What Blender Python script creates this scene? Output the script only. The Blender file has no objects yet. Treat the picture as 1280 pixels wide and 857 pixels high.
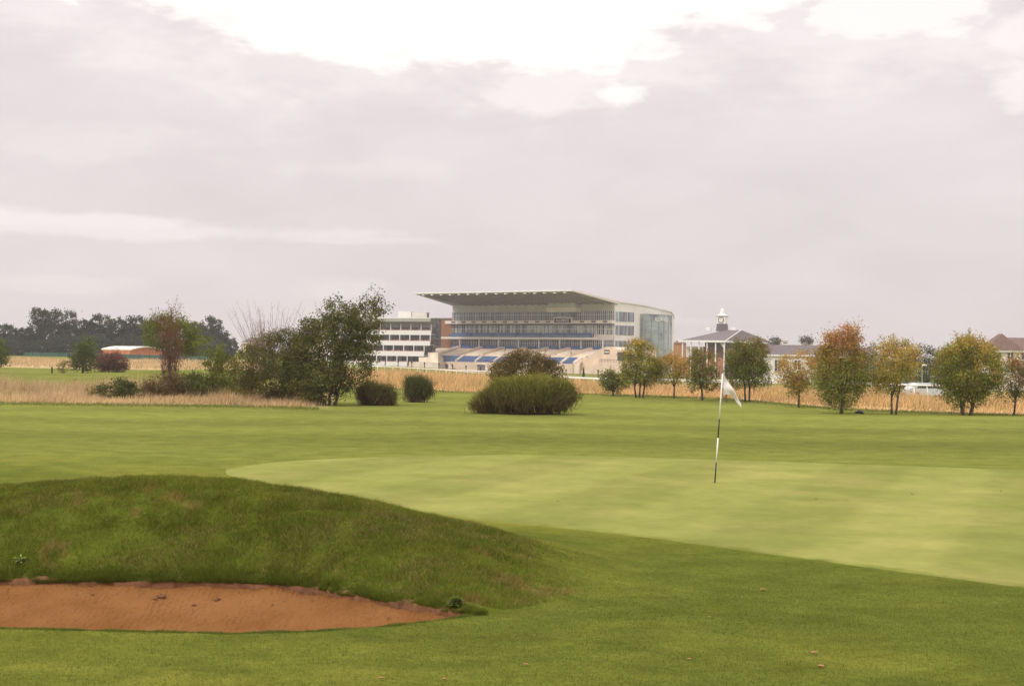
import bpy, math, random
import numpy as np
from math import radians as R
random.seed(7); rng = np.random.default_rng(11)
sc = bpy.context.scene; COL = sc.collection
F = 1758.0; ZC = 2.5; ROLL = 0.0122

# ------------------------------------------------------------------ helpers
def hor(px): return 440 + (np.asarray(px, float) - 640) * ROLL
def sstep(a, b, x):
    t = np.clip((np.asarray(x, float) - a) / (b - a), 0, 1); return t * t * (3 - 2 * t)
def _h(ix, iy, s):
    n = (ix * 374761393 + iy * 668265263 + s * 974634777).astype(np.int64) & 0xffffffff
    n = ((n ^ (n >> 13)) * 1274126177) & 0xffffffff
    return ((n ^ (n >> 16)) & 0xffff) / 65535.0
def vn(x, y, sc_, seed=0):
    x = np.asarray(x, float) / sc_; y = np.asarray(y, float) / sc_
    ix = np.floor(x).astype(np.int64); iy = np.floor(y).astype(np.int64); fx = x - ix; fy = y - iy
    fx = fx * fx * (3 - 2 * fx); fy = fy * fy * (3 - 2 * fy)
    a = _h(ix, iy, seed); b = _h(ix + 1, iy, seed); c = _h(ix, iy + 1, seed); d = _h(ix + 1, iy + 1, seed)
    return (a * (1 - fx) + b * fx) * (1 - fy) + (c * (1 - fx) + d * fx) * fy - .5
def fbm(x, y, s, seed=0, o=4):
    r = 0; a = 1.0
    for k in range(o): r = r + a * vn(x, y, s, seed + k * 17); s *= .5; a *= .5
    return r

# ------------------------------------------------------------------ terrain
def Zb(y): return .95 * np.exp(-(np.asarray(y, float) / 9.3) ** 2)
def solveY(px, py):
    k = (py - float(hor(px))) / F; lo, hi = 5., 200.
    for _ in range(50):
        m = (lo + hi) / 2
        if (2.5 - float(Zb(m))) / m > k: lo = m
        else: hi = m
    return lo
NPX = [-450, -380, -250, 0, 100, 200, 300, 400, 500, 560, 597]
NPY = [755, 772, 780, 783, 786, 788, 790, 787, 780, 772.5, 767]
BPX = [-450, -380, -250, 0, 150, 250, 350, 400, 430, 480, 520, 560, 597]
BPY = [755, 735, 727, 725, 727, 727, 731, 736, 742, 750, 755, 762, 767]
YN = [solveY(a, b) for a, b in zip(NPX, NPY)]; YB = [solveY(a, b) for a, b in zip(BPX, BPY)]
def fYn(p): return np.interp(p, NPX, YN)
def fYb(p): return np.interp(p, BPX, YB)
M0X = [-900, -450] + BPX[1:] + [660, 720, 780, 840]
M0Y = [13.5, 13.5] + YB[1:] + [solveY(660, 757), solveY(720, 748), solveY(780, 742), solveY(840, 738)]
CPX = [-900, -450, -200, 0, 100, 180, 300, 400, 500, 600, 700, 760, 840]
CPY = [646, 646, 626, 611, 602, 598, 603, 617, 638, 662, 692, 709, 726]
CY = [16.6, 16.6, 16.6, 16.6, 16.7, 16.8, 16.8, 16.5, 16.2, 15.9, 15.6, 15.5, 15.5]
def mound(p, y):
    Y0 = np.interp(p, M0X, M0Y); Yc = np.interp(p, CPX, CY); cp = np.interp(p, CPX, CPY)
    A = 2.5 - Yc * (cp - hor(p)) / F - Zb(Yc); A = np.maximum(A, 0) * sstep(835, 740, p) * sstep(-1100, -600, p)
    u = (y - Y0) / (Yc - Y0)
    up = np.sin(np.clip(u, 0, 1) * math.pi / 2)
    blend = sstep(560, 640, p)
    up = up * (1 - blend) + blend * sstep(0, 1, u)
    dn = 1 - sstep(0, 1, (y - Yc) / 4.2)
    return A * np.where(u < 0, 0, np.where(u < 1, up, dn))
def in_bunker(p, y, m=0.0):
    return (p > -450) & (p < 597) & (y > fYn(p) + m) & (y < fYb(p) - m)
def H(x, y, sand=False):
    x = np.asarray(x, float); y = np.asarray(y, float); ys = np.maximum(y, .5); a = x / ys; p = 640 + F * a
    z = Zb(y) + mound(p, y)
    d = np.maximum(y - np.interp(a, [-.1, -.02, .03, .06, .15, .3], [130, 115, 95, 88, 80, 66]), 0); d = d * d / (d + 8)
    z = z - (1 - np.exp(-d / 150)) * np.interp(a, [-.15, -.1, -.05, -.02], [0, 2.6, 3.4, 4.4])
    z = z + .22 * vn(x, y, 11, 3) * sstep(35.5, 46, y) + .5 * vn(x, y, 37, 5) * sstep(60, 110, y) * sstep(400, 250, y)
    z = z + 1.3 * 0.55 * np.exp(-((x + 27.5) / 3.5) ** 2 - ((y - 112) / 9) ** 2)
    yn = fYn(p); yb = fYb(p)
    s = np.clip((y - yn) / np.maximum(yb - yn, .05), 0, 1)
    sn = .055 * fbm(x, y, .4, 31) + .012 * fbm(x, y, .07, 33, 2); depth = np.minimum(.34, (yb - yn) * .22) * (np.sin(math.pi * np.clip(s, 0, 1) ** .62)) + .035
    sz = Zb(y) - depth + sn
    if sand: return sz
    z = np.where(in_bunker(p, y), sz - .14, z)
    z = z + (.026 * fbm(x, y, .8, 8) + .016 * fbm(x, y, .16, 88, 2)) * rough(x, y)
    return z
def Hs(x, y): return float(H(np.array([x]), np.array([y]))[0])
def rough(x, y):
    ys = np.maximum(y, .5); p = 640 + F * x / ys
    Y0 = np.interp(p, M0X, M0Y); Yc = np.interp(p, CPX, CY)
    r = sstep(-.1, .08, y - Y0) * sstep(1.5, .5, y - Yc) * sstep(790, 600, p + 60 * vn(x, y, .5, 9))
    return np.where(in_bunker(p, y), 0, r)
YF_PX = [-1500, 0, 330, 400, 420, 421, 520, 600, 735, 900, 1050, 1280, 1800]
YF_Y  = [61, 61, 60, 59, 58, 92, 90, 84, 81, 76, 67, 63, 60]
def rail_y(x): return 85 + (31 - x) * (250 - 85) / 58.0
def fescue(x, y):
    ys = np.maximum(y, .5); p = 640 + F * x / ys; n = fbm(x, y, 9, 41) * 4
    yf = np.interp(p, YF_PX, YF_Y) + n * .8 + 2.2 * fbm(x, y, 2.2, 43)
    left = sstep(0, 1.5, y - yf) * sstep(425, 385, p + n * 6) * (1 - sstep(0, 4, y - (78 - .012 * p + n * 2)))
    back = (p < 330) * sstep(0, 5, y - (165 + n * 3)) * (1 - sstep(0, 8, y - 285))
    right = (p >= 420) * sstep(0, 1.5, y - yf) * (1 - sstep(-3, 0, y - rail_y(x)))
    return np.clip(left + back + right, 0, 1)
C = np.array
def gcol(x, y):
    """grass pigment by place (mown, rough, tall dry)"""
    n1 = fbm(x, y, 2.6, 51)[:, None]; n2 = fbm(x, y, .45, 61)[:, None]; n3 = fbm(x, y, 14, 71)[:, None]
    yy = np.asarray(y)[:, None]
    mown = C([.100, .118, .020]) * (1 + .20 * n1 + .13 * n2) + C([.038, .018, .004]) * np.clip(n1 * 1.4 + n3 * .6 + .1 + n2 * .5, 0, 1)
    far = C([.160, .172, .038]) * (1 + .20 * n3 + .09 * n2)
    stripes = 1 + (.07 * np.tanh(2 * np.sin(yy * .75 + n3 * 2.6 + np.asarray(x)[:, None] * .02)) + .10 * n1) * sstep(36, 44, yy)
    c = mown + (far - mown) * sstep(24, 38, yy)
    c = c * stripes
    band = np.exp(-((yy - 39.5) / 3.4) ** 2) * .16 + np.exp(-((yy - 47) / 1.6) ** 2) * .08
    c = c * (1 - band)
    pt = fbm(x, y, 1.1, 81)[:, None]
    rc = C([.095, .116, .015]) * (1 + .24 * n2 + .20 * pt)
    rc = rc + (C([.21, .135, .05]) - rc) * np.clip((fbm(x, y, .32, 91, 5)[:, None] + .5 * pt - .26) * 2.4, 0, .45)
    r = rough(x, y)[:, None]; c = c + (rc - c) * r
    lf = (np.asarray(x) / np.maximum(np.asarray(y), 1) < -.125)[:, None]; fc = (C([.53, .36, .175]) + lf * C([-.03, .01, .035])) * (1 + .22 * n1 + .2 * n2 + .12 * n3)
    f = fescue(x, y)[:, None]; c = c + (fc - c) * f
    return np.clip(c, .004, 1)

# ------------------------------------------------------------------ materials
def mat(name, col, rough_=.8, noise=None, attr=False, bump=None, metal=0, trans=0, spec=.3, emit=None):
    m = bpy.data.materials.new(name); m.use_nodes = True; nt = m.node_tree; N = nt.nodes; L = nt.links
    b = N['Principled BSDF']; b.inputs['Roughness'].default_value = rough_; b.inputs['Metallic'].default_value = metal
    b.inputs['Specular IOR Level'].default_value = spec
    col = tuple(col) + (1,)
    b.inputs['Base Color'].default_value = col
    out = None
    if attr:
        a = N.new('ShaderNodeAttribute'); a.attribute_name = 'Col'; out = a.outputs['Color']
    if noise:
        s, amt = noise[:2]; tc = N.new('ShaderNodeTexCoord'); nz = N.new('ShaderNodeTexNoise'); nz.inputs['Scale'].default_value = s; nz.inputs['Detail'].default_value = 6
        if len(noise) > 2:
            mp = N.new('ShaderNodeMapping'); mp.inputs['Scale'].default_value = noise[2]; L.new(tc.outputs['Object'], mp.inputs[0]); L.new(mp.outputs[0], nz.inputs['Vector'])
        else: L.new(tc.outputs['Object'], nz.inputs['Vector'])
        mr = N.new('ShaderNodeMapRange'); mr.inputs[1].default_value = .3; mr.inputs[2].default_value = .7; mr.inputs[3].default_value = 1 - amt; mr.inputs[4].default_value = 1 + amt
        L.new(nz.outputs[0], mr.inputs[0])
        mx = N.new('ShaderNodeVectorMath'); mx.operation = 'MULTIPLY'
        if out: L.new(out, mx.inputs[0])
        else: mx.inputs[0].default_value = col[:3]
        L.new(mr.outputs[0], mx.inputs[1]); out = mx.outputs[0]
    if out: L.new(out, b.inputs['Base Color'])
    if bump:
        tc = N.new('ShaderNodeTexCoord'); nz = N.new('ShaderNodeTexNoise'); nz.inputs['Scale'].default_value = bump[0]; nz.inputs['Detail'].default_value = 5
        L.new(tc.outputs['Object'], nz.inputs['Vector']); bp = N.new('ShaderNodeBump'); bp.inputs['Strength'].default_value = 1; bp.inputs['Distance'].default_value = bump[1]
        L.new(nz.outputs[0], bp.inputs['Height']); L.new(bp.outputs[0], b.inputs['Normal'])
    if trans:
        tr = N.new('ShaderNodeBsdfTranslucent'); ms = N.new('ShaderNodeMixShader'); ms.inputs[0].default_value = trans
        if out: L.new(out, tr.inputs[0])
        else: tr.inputs[0].default_value = col
        o = N['Material Output']; L.new(b.outputs[0], ms.inputs[1]); L.new(tr.outputs[0], ms.inputs[2]); L.new(ms.outputs[0], o.inputs[0])
    return m
M = dict(
    ground=mat('turf', (.1, .15, .03), 1, noise=(16, .16), attr=True, spec=0),
    blade=mat('grass_blades', (.1, .15, .03), .8, attr=True, trans=.3, spec=.05),
    leaf=mat('leaves', (.1, .15, .03), .7, attr=True, trans=.25, spec=.08),
    bark=mat('bark', (.10, .075, .055), .95, noise=(6, .35)),
    twig=mat('dry_twig', (.26, .17, .12), .95),
    sand=None, green=None,
    white=mat('white_paint', (.80, .78, .74), .5), cream=mat('cream_cladding', (.82, .74, .66), .6, noise=(.5, .05)),
    panel=mat('white_cladding', (.78, .73, .66), .5, noise=(.25, .06)),
    conc=mat('pale_concrete', (.70, .55, .41), .9, noise=(.35, .14)),
    conc2=mat('step_concrete', (.78, .67, .54), .9, noise=(.5, .16)),
    soffit=mat('soffit', (.32, .285, .24), .7), soffit_rib=mat('soffit_rib', (.27, .24, .20), .7),
    grey=mat('grey_wall', (.58, .55, .50), .8, noise=(.4, .08)), greyg=mat('grey_green_wall', (.36, .37, .32), .8),
    dark=mat('dark_metal', (.03, .03, .03), .5), vent=mat('vent_grey', (.20, .16, .15), .7),
    blue=mat('blue_seat_plastic', (.09, .16, .33), .6, noise=(1.3, .25)),
    brick=mat('brick', (.36, .155, .075), .9, noise=(1.2, .15)), brick2=mat('dark_brick', (.16, .085, .055), .9, noise=(1.2, .2)),
    orange=mat('orange_brick', (.50, .17, .07), .9, noise=(.8, .15)),
    slate=mat('slate_roof', (.13, .105, .105), .8, noise=(1.5, .15)), brown=mat('brown_tile_roof', (.15, .095, .075), .85, noise=(1.5, .15)),
    pink=mat('red_rail', (.38, .17, .14), .7, noise=(2, .4)),
    sheet=mat('pale_sheet_roof', (.72, .68, .58), .6, noise=(.5, .08)),
    gfence=mat('green_fence', (.03, .09, .065), .7, noise=(.7, .2)),
    black=mat('black_paint', (.012, .015, .010), .4), flag=mat('white_flag_cloth', (.80, .76, .73), .9, trans=.35),
    brownleaf=mat('dry_leaf', (.33, .17, .075), .8), purple=mat('sign_purple', (.035, .02, .05), .5),
    clockface=mat('clock_face', (.8, .78, .7), .5), dgreen=mat('dark_green_fence', (.03, .07, .04), .7),
    steel=mat('steel', (.35, .36, .36), .4, metal=.6), silver=mat('silver_paint', (.55, .58, .60), .3), tyre=mat('tyre', (.02, .02, .02), .9),
    soil=mat('soil', (.16, .075, .035), 1, noise=(9, .4)),
)
def glass(name, c, stripe=0, sc_=1.0):
    m = mat(name, c, .12, spec=.6)
    nt = m.node_tree; N = nt.nodes; L = nt.links; b = N['Principled BSDF']
    tc = N.new('ShaderNodeTexCoord'); mp = N.new('ShaderNodeMapping'); mp.inputs['Scale'].default_value = (sc_, sc_, .12)
    nz = N.new('ShaderNodeTexNoise'); nz.inputs['Scale'].default_value = 1.1; nz.inputs['Detail'].default_value = 3
    L.new(tc.outputs['Object'], mp.inputs[0]); L.new(mp.outputs[0], nz.inputs[0])
    cr = N.new('ShaderNodeValToRGB'); cr.color_ramp.elements[0].position = .42; cr.color_ramp.elements[1].position = .58
    cr.color_ramp.elements[0].color = tuple(k * .45 for k in c) + (1,); cr.color_ramp.elements[1].color = tuple(min(1, k * (1.3 + stripe)) for k in c) + (1,)
    L.new(nz.outputs[0], cr.inputs[0]); L.new(cr.outputs[0], b.inputs['Base Color'])
    return m
M['glass'] = glass('window_glass', (.19, .205, .235)); M['glass2'] = glass('curtained_glass', (.35, .36, .34), .5)
M['glass3'] = glass('tower_glass', (.27, .33, .31), 0, .1); M['glassb'] = glass('blue_glass', (.17, .26, .34))
M['glassd'] = glass('dark_glass', (.06, .06, .06))

def sand_mat():
    m = mat('bunker_sand', (.40, .17, .075), 1, spec=.05); nt = m.node_tree; N = nt.nodes; L = nt.links; b = N['Principled BSDF']
    tc = N.new('ShaderNodeTexCoord'); nz = N.new('ShaderNodeTexNoise'); nz.inputs['Scale'].default_value = 1.6; nz.inputs['Detail'].default_value = 8
    L.new(tc.outputs['Object'], nz.inputs[0]); cr = N.new('ShaderNodeValToRGB')
    cr.color_ramp.elements[0].position = .35; cr.color_ramp.elements[0].color = (.185, .078, .024, 1); cr.color_ramp.elements[1].position = .7; cr.color_ramp.elements[1].color = (.245, .114, .040, 1)
    L.new(nz.outputs[0], cr.inputs[0]); L.new(cr.outputs[0], b.inputs['Base Color'])
    n2 = N.new('ShaderNodeTexNoise'); n2.inputs['Scale'].default_value = 22; n2.inputs['Detail'].default_value = 6; L.new(tc.outputs['Object'], n2.inputs[0])
    wv = N.new('ShaderNodeTexWave'); wv.inputs['Scale'].default_value = 5.5; wv.inputs['Distortion'].default_value = 5; wv.inputs['Detail'].default_value = 3; wv.bands_direction = 'X'; L.new(tc.outputs['Object'], wv.inputs[0])
    ad = N.new('ShaderNodeMath'); ad.operation = 'MULTIPLY_ADD'; ad.inputs[1].default_value = .12; L.new(wv.outputs['Fac'], ad.inputs[0]); L.new(n2.outputs[0], ad.inputs[2])
    bp = N.new('ShaderNodeBump'); bp.inputs['Distance'].default_value = .06; bp.inputs['Strength'].default_value = .9; L.new(ad.outputs[0], bp.inputs['Height']); L.new(bp.outputs[0], b.inputs['Normal'])
    return m
M['sand'] = sand_mat()
def mottle(m, sc_, amt):
    nt = m.node_tree; N = nt.nodes; L = nt.links; b = N['Principled BSDF']; src = b.inputs['Base Color'].links[0].from_socket
    tc = N.new('ShaderNodeTexCoord'); nz = N.new('ShaderNodeTexNoise'); nz.inputs['Scale'].default_value = sc_; nz.inputs['Detail'].default_value = 8; nz.inputs['Roughness'].default_value = .7; L.new(tc.outputs['Object'], nz.inputs[0])
    mr = N.new('ShaderNodeMapRange'); mr.inputs[1].default_value = .3; mr.inputs[2].default_value = .7; mr.inputs[3].default_value = 1 - amt; mr.inputs[4].default_value = 1 + amt; L.new(nz.outputs[0], mr.inputs[0])
    mx = N.new('ShaderNodeVectorMath'); mx.operation = 'MULTIPLY'; L.new(src, mx.inputs[0]); L.new(mr.outputs[0], mx.inputs[1]); L.new(mx.outputs[0], b.inputs['Base Color'])
mottle(M['ground'], 1.3, .22)
M['green'] = mat('putting_turf', (.3, .35, .08), .95, noise=(5, .05), attr=True, spec=0)

mottle(M['green'], 1.0, .08)
# ------------------------------------------------------------------ object helpers
def tag(o, label=None, cat=None, group=None, kind=None):
    if label: o['label'] = label
    if cat: o['category'] = cat
    if group: o['group'] = group
    if kind: o['kind'] = kind
    return o
def empty(name, loc, label, cat, group=None):
    o = bpy.data.objects.new(name, None); o.location = loc; o.empty_display_size = .3; COL.objects.link(o); return tag(o, label, cat, group)
def wloc(p):
    v = C([0., 0., 0.])
    while p is not None: v = v + C(p.location); p = p.parent
    return v
def mk(name, V, Fc, mats, parent=None, col=None, mi=None, smooth=False, at=None):
    """one mesh object from world-space vertices; faces is an (n,k) array or a list"""
    V = np.asarray(V, float).reshape(-1, 3)
    org = wloc(parent) if parent is not None else C([0., 0., 0.])
    loc = C([0., 0., 0.])
    if at is not None: loc = C(at, float) - org
    V = V - org - loc
    me = bpy.data.meshes.new(name)
    if isinstance(Fc, np.ndarray):
        n, k = Fc.shape
        me.vertices.add(len(V)); me.vertices.foreach_set('co', V.astype(np.float32).ravel())
        me.loops.add(n * k); me.loops.foreach_set('vertex_index', Fc.astype(np.int32).ravel())
        me.polygons.add(n); me.polygons.foreach_set('loop_start', np.arange(0, n * k, k, dtype=np.int32))
        me.update(calc_edges=True)
    else:
        me.from_pydata(V.tolist(), [], Fc); me.update()
    for m in (mats if isinstance(mats, (list, tuple)) else [mats]): me.materials.append(M[m])
    if mi is not None: me.polygons.foreach_set('material_index', np.asarray(mi, dtype=np.int32))
    if col is not None:
        a = me.attributes.new('Col', 'FLOAT_COLOR', 'POINT'); c = np.ones((len(V), 4), np.float32); c[:, :3] = col; a.data.foreach_set('color', c.ravel())
    if smooth: me.polygons.foreach_set('use_smooth', np.ones(len(me.polygons), bool))
    o = bpy.data.objects.new(name, me); COL.objects.link(o); o.location = loc
    if parent is not None: o.parent = parent
    return o

class MB:
    def __init__(s): s.V = []; s.F = []; s.m = []
    def add(s, V, Fc, m=0):
        b = len(s.V); s.V += [tuple(v) for v in V]; s.F += [tuple(b + i for i in f) for f in Fc]; s.m += [m] * len(Fc); return s
    def hexa(s, P, m=0):   # 8 points: bottom 4 then top 4
        return s.add(P, [(3, 2, 1, 0), (4, 5, 6, 7), (0, 1, 5, 4), (1, 2, 6, 5), (2, 3, 7, 6), (3, 0, 4, 7)], m)
    def prism(s, bot, top, m=0):
        n = len(bot); return s.add(list(bot) + list(top), [tuple(range(n))[::-1], tuple(range(n, 2 * n))] + [(i, (i + 1) % n, n + (i + 1) % n, n + i) for i in range(n)], m)
    def tube(s, pts, rad, n=6, m=0):
        pts = [C(p, float) for p in pts]; V = []; prev = None
        for i, p in enumerate(pts):
            d = (pts[min(i + 1, len(pts) - 1)] - pts[max(i - 1, 0)]); d = d / (np.linalg.norm(d) + 1e-9)
            if prev is None: prev = C([1., 0, 0]) if abs(d[0]) < .8 else C([0, 1., 0])
            a = prev - d * d.dot(prev); a /= np.linalg.norm(a) + 1e-9; b = np.cross(d, a); prev = a
            for k in range(n):
                t = 2 * math.pi * k / n; V.append(p + rad[i] * (a * math.cos(t) + b * math.sin(t)))
        Fc = [(i * n + k, i * n + (k + 1) % n, (i + 1) * n + (k + 1) % n, (i + 1) * n + k) for i in range(len(pts) - 1) for k in range(n)]
        Fc += [tuple(range(n))[::-1], tuple(range((len(pts) - 1) * n, len(pts) * n))]
        return s.add(V, Fc, m)
    def build(s, name, mats, parent=None, smooth=False, at=None):
        return mk(name, s.V, s.F, mats, parent, mi=s.m, smooth=smooth, at=at)
class Fr:   # a building frame: u along the front, v to the back, w up
    def __init__(s, O, U, V): s.O = C(O, float); s.U = C(list(U) + [0.]); s.V = C(list(V) + [0.])
    def P(s, u, v, w): q = s.O + s.U * u + s.V * v; return (q[0], q[1], w)
    def u(s, px, v=0):
        a = (px - 640) / F; return (a * (s.O[1] + v * s.V[1]) - s.O[0] - v * s.V[0]) / (s.U[0] - a * s.U[1])
    def v(s, px, u=0):
        a = (px - 640) / F; return (a * (s.O[1] + u * s.U[1]) - s.O[0] - u * s.U[0]) / (s.V[0] - a * s.V[1])
    def w(s, px, py, u=0, v=0): return ZC + (float(hor(px)) - py) * (s.O[1] + u * s.U[1] + v * s.V[1]) / F
    def box(s, mb, u0, u1, v0, v1, w0, w1, m=0):
        P = s.P; return mb.hexa([P(u0, v0, w0), P(u1, v0, w0), P(u1, v1, w0), P(u0, v1, w0), P(u0, v0, w1), P(u1, v0, w1), P(u1, v1, w1), P(u0, v1, w1)], m)
    def one(s, name, mats, parent, *b, **k):
        mb = MB(); s.box(mb, *b); return mb.build(name, mats, parent, **k)
def gx(px, Y): return (px - 640) / F * Y      # metres to the side at distance Y
def gp(px, Y): x = gx(px, Y); return (x, Y, Hs(x, Y))

# ------------------------------------------------------------------ ground
aa = np.concatenate([np.linspace(-7, -1.4, 18)[:-1], np.linspace(-1.4, -.46, 50)[:-1], np.linspace(-.46, .46, 860), np.linspace(.46, 1.4, 50)[1:], np.linspace(1.4, 7, 18)[1:]])
yy = np.concatenate([np.geomspace(.6, 7, 24)[:-1], np.linspace(7, 10.8, 60)[:-1], np.arange(10.8, 15.6, .028), np.geomspace(15.6, 36, 150)[1:], np.geomspace(36, 130, 190)[1:], np.geomspace(130, 620, 110)[1:], np.geomspace(620, 6000, 30)[1:]])
A_, Y_ = np.meshgrid(aa, yy); X_ = A_ * Y_
xs = X_.ravel(); ys = Y_.ravel(); zs = H(xs, ys)
nc = len(aa); nr = len(yy)
i = np.arange(nr - 1)[:, None] * nc + np.arange(nc - 1)[None]; i = i.ravel()
quads = np.stack([i, i + 1, i + nc + 1, i + nc], 1)
V = np.stack([xs, ys, zs], 1); cols = gcol(xs, ys); cols = cols * (1 - .18 * rough(xs, ys)[:, None])   # ground under the rough darkened, painting in the shade between the blades
# soil where the turf is cut away above and under the sand
pp = 640 + F * xs / ys; inb = in_bunker(pp, ys, -.03); cols[inb] = C([.15, .07, .035])
base = len(V)
V = np.concatenate([V, C([[-4.2, .6, .946], [-4.2, -400, .9], [4.2, -400, .9], [4.2, .6, .946], [-4000, -400, .9], [4000, -400, .9], [-4000, .6, .9], [4000, .6, .9]])])
cols = np.concatenate([cols, np.tile(C([[.14, .18, .03]]), (8, 1))])
quads = np.concatenate([quads, C([[base + 1, base + 2, base + 3, base], [base + 4, base + 1, base, base + 6], [base + 2, base + 5, base + 7, base + 3]])])
tag(mk('ground', V, quads, 'ground', col=cols, smooth=True), kind='structure')

# sand sheet
pa = np.linspace(-452, 601, 700); ss = np.linspace(0, 1, 110)
PA, SS = np.meshgrid(pa, ss); YNm = fYn(PA) - .06; YBm = fYb(PA) + .05; YS = YNm + (YBm - YNm) * SS; XS = (PA - 640) / F * YS
zz = H(XS.ravel(), YS.ravel(), sand=True)
n = len(pa); i = (np.arange(len(ss) - 1)[:, None] * n + np.arange(n - 1)[None]).ravel()
tag(mk('bunker_sand', np.stack([XS.ravel(), YS.ravel(), zz], 1), np.stack([i, i + 1, i + n + 1, i + n], 1), 'sand', smooth=True), kind='structure')

# putting green: its own turf laid on the ground
GX = [283, 300, 350, 450, 640, 800, 960, 1280, 1400, 1500, 1540]; GB = [solveY(a, b) for a, b in zip(GX, [588, 582, 576, 571, 567, 570.5, 575.5, 586, 594, 604, 625])]
HX = [283, 300, 330, 450, 600, 700, 800, 960, 1100, 1280, 1400, 1500, 1540]; HF = [solveY(a, b) for a, b in zip(HX, [590, 602, 612, 632, 652, 661, 672, 694, 713, 737, 735, 690, 635])]
pa = np.linspace(283, 1540, 500); ss = np.linspace(0, 1, 160); PA, SS = np.meshgrid(pa, ss)
def smo(v, k=9):
    vp = np.pad(v, k, mode='edge'); return np.convolve(vp, np.ones(2 * k + 1) / (2 * k + 1), 'valid')
f0 = smo(np.interp(pa, HX, HF)); b0 = smo(np.interp(pa, GX, GB)); f0[0] = b0[0] = (f0[0] + b0[0]) / 2
YS = f0[None] + (b0 - f0)[None] * SS; XS = (PA - 640) / F * YS; xr = XS.ravel(); yr = YS.ravel()
st = np.tanh(3.5 * np.sin((xr * .93 - (yr - 27) * .36) * 2 * math.pi / 3.4)); st2 = np.tanh(3 * np.sin((xr * .25 + yr * .97) * 2 * math.pi / 2.1))
mot = fbm(xr, yr, 1.7, 101); mot2 = fbm(xr * 1.0, yr * .6, .35, 111)
gc = C([.205, .217, .058]) * (1 + .07 * st + .02 * st2 + .10 * mot + .10 * mot2)[:, None] + C([.03, .012, .012]) * np.clip(mot * 2, 0, 1)[:, None]
sp_ = (b0 - f0)[None] * np.minimum(SS, 1 - SS); ew = np.clip((sp_.ravel() + .25 * fbm(xr, yr, .25, 201)) / .45, 0, 1)[:, None]; gc = gcol(xr, yr) * (1 - ew) + gc * ew
n = len(pa); i = (np.arange(len(ss) - 1)[:, None] * n + np.arange(n - 1)[None]).ravel()
edge = (-.012 + .024 * np.clip(np.minimum(SS, 1 - SS) * 45, 0, 1)).ravel()
tag(mk('putting_green', np.stack([xr, yr, H(xr, yr) + edge], 1), np.stack([i, i + 1, i + n + 1, i + n], 1), 'green', col=gc, smooth=True), kind='structure')

# ------------------------------------------------------------------ grass blades (nobody could count them)
def blades(name, x, y, hgt, wid, col, lean=.4, zoff=-.004, kindlabel='grass', wind=(0, 0)):
    n = len(x); z = H(x, y) + zoff; th = rng.uniform(0, 2 * math.pi, n); hh = hgt * rng.uniform(.55, 1.25, n); w = wid * rng.uniform(.6, 1.3, n)
    dx = np.cos(th) * w / 2; dy = np.sin(th) * w / 2; lx = rng.normal(0, lean, n) * hh + wind[0] * hh; ly = rng.normal(0, lean, n) * hh + wind[1] * hh
    V = np.empty((n, 3, 3)); V[:, 0] = np.stack([x - dx, y - dy, z], 1); V[:, 1] = np.stack([x + dx, y + dy, z], 1); V[:, 2] = np.stack([x + lx, y + ly, z + hh], 1)
    c = np.repeat(np.clip(col, .004, 1), 3, axis=0)
    o = mk(name, V.reshape(-1, 3), np.arange(3 * n).reshape(n, 3), 'blade', col=c)
    return tag(o, kind='stuff')
def fan(n, y0, y1, p0, p1, pw=1):
    y = np.sqrt(rng.uniform(y0 ** 2, y1 ** 2, n)); p = rng.uniform(p0, p1, n); return (p - 640) / F * y, y
# rough on the mound
x, y = fan(330000, 13.0, 18.0, -120, 790); r = rough(x, y); k = rng.uniform(0, 1, len(x)) < r; x = x[k]; y = y[k]
tuft = np.clip(1 + 1.2 * fbm(x, y, .22, 121, 5), .45, 2.1)
r = rough(x, y); tuft = tuft * (.25 + .75 * r * sstep(800, 600, 640 + F * x / y)); c = gcol(x, y) * C([1.28, 1.24, 1.1]) * rng.uniform(.65, 1.45, (len(x), 1)); dry = rng.uniform(0, 1, len(x)) < .05 + .45 * np.clip(fbm(x, y, .5, 191) + .6 * fbm(x, y, 1.8, 192), 0, .6); c[dry] = C([.33, .22, .10]) * rng.uniform(.7, 1.2, (dry.sum(), 1))
tag(blades('rough_grass', x, y, .046 * tuft, .006, c, .6), 'shaggy rough grass growing on the mound over the sand bunker', 'grass')
# mown turf of the foreground
x, y = fan(520000, 7.2, 22, -60, 1340); p = 640 + F * x / y
gfront = np.interp(p, HX, HF); k = (rough(x, y) < .3) & ~in_bunker(p, y, -.02) & ((y < gfront - .02) | (p < 283)); k &= rng.uniform(0, 1, len(y)) < sstep(23, 12, y); x = x[k]; y = y[k]
tag(blades('mown_grass', x, y, .015 * sstep(24, 13, y) + .003, .004, gcol(x, y) * rng.uniform(.72, 1.35, (len(x), 1)), .6), 'short mown grass of the surround in front of the green', 'grass')
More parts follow.
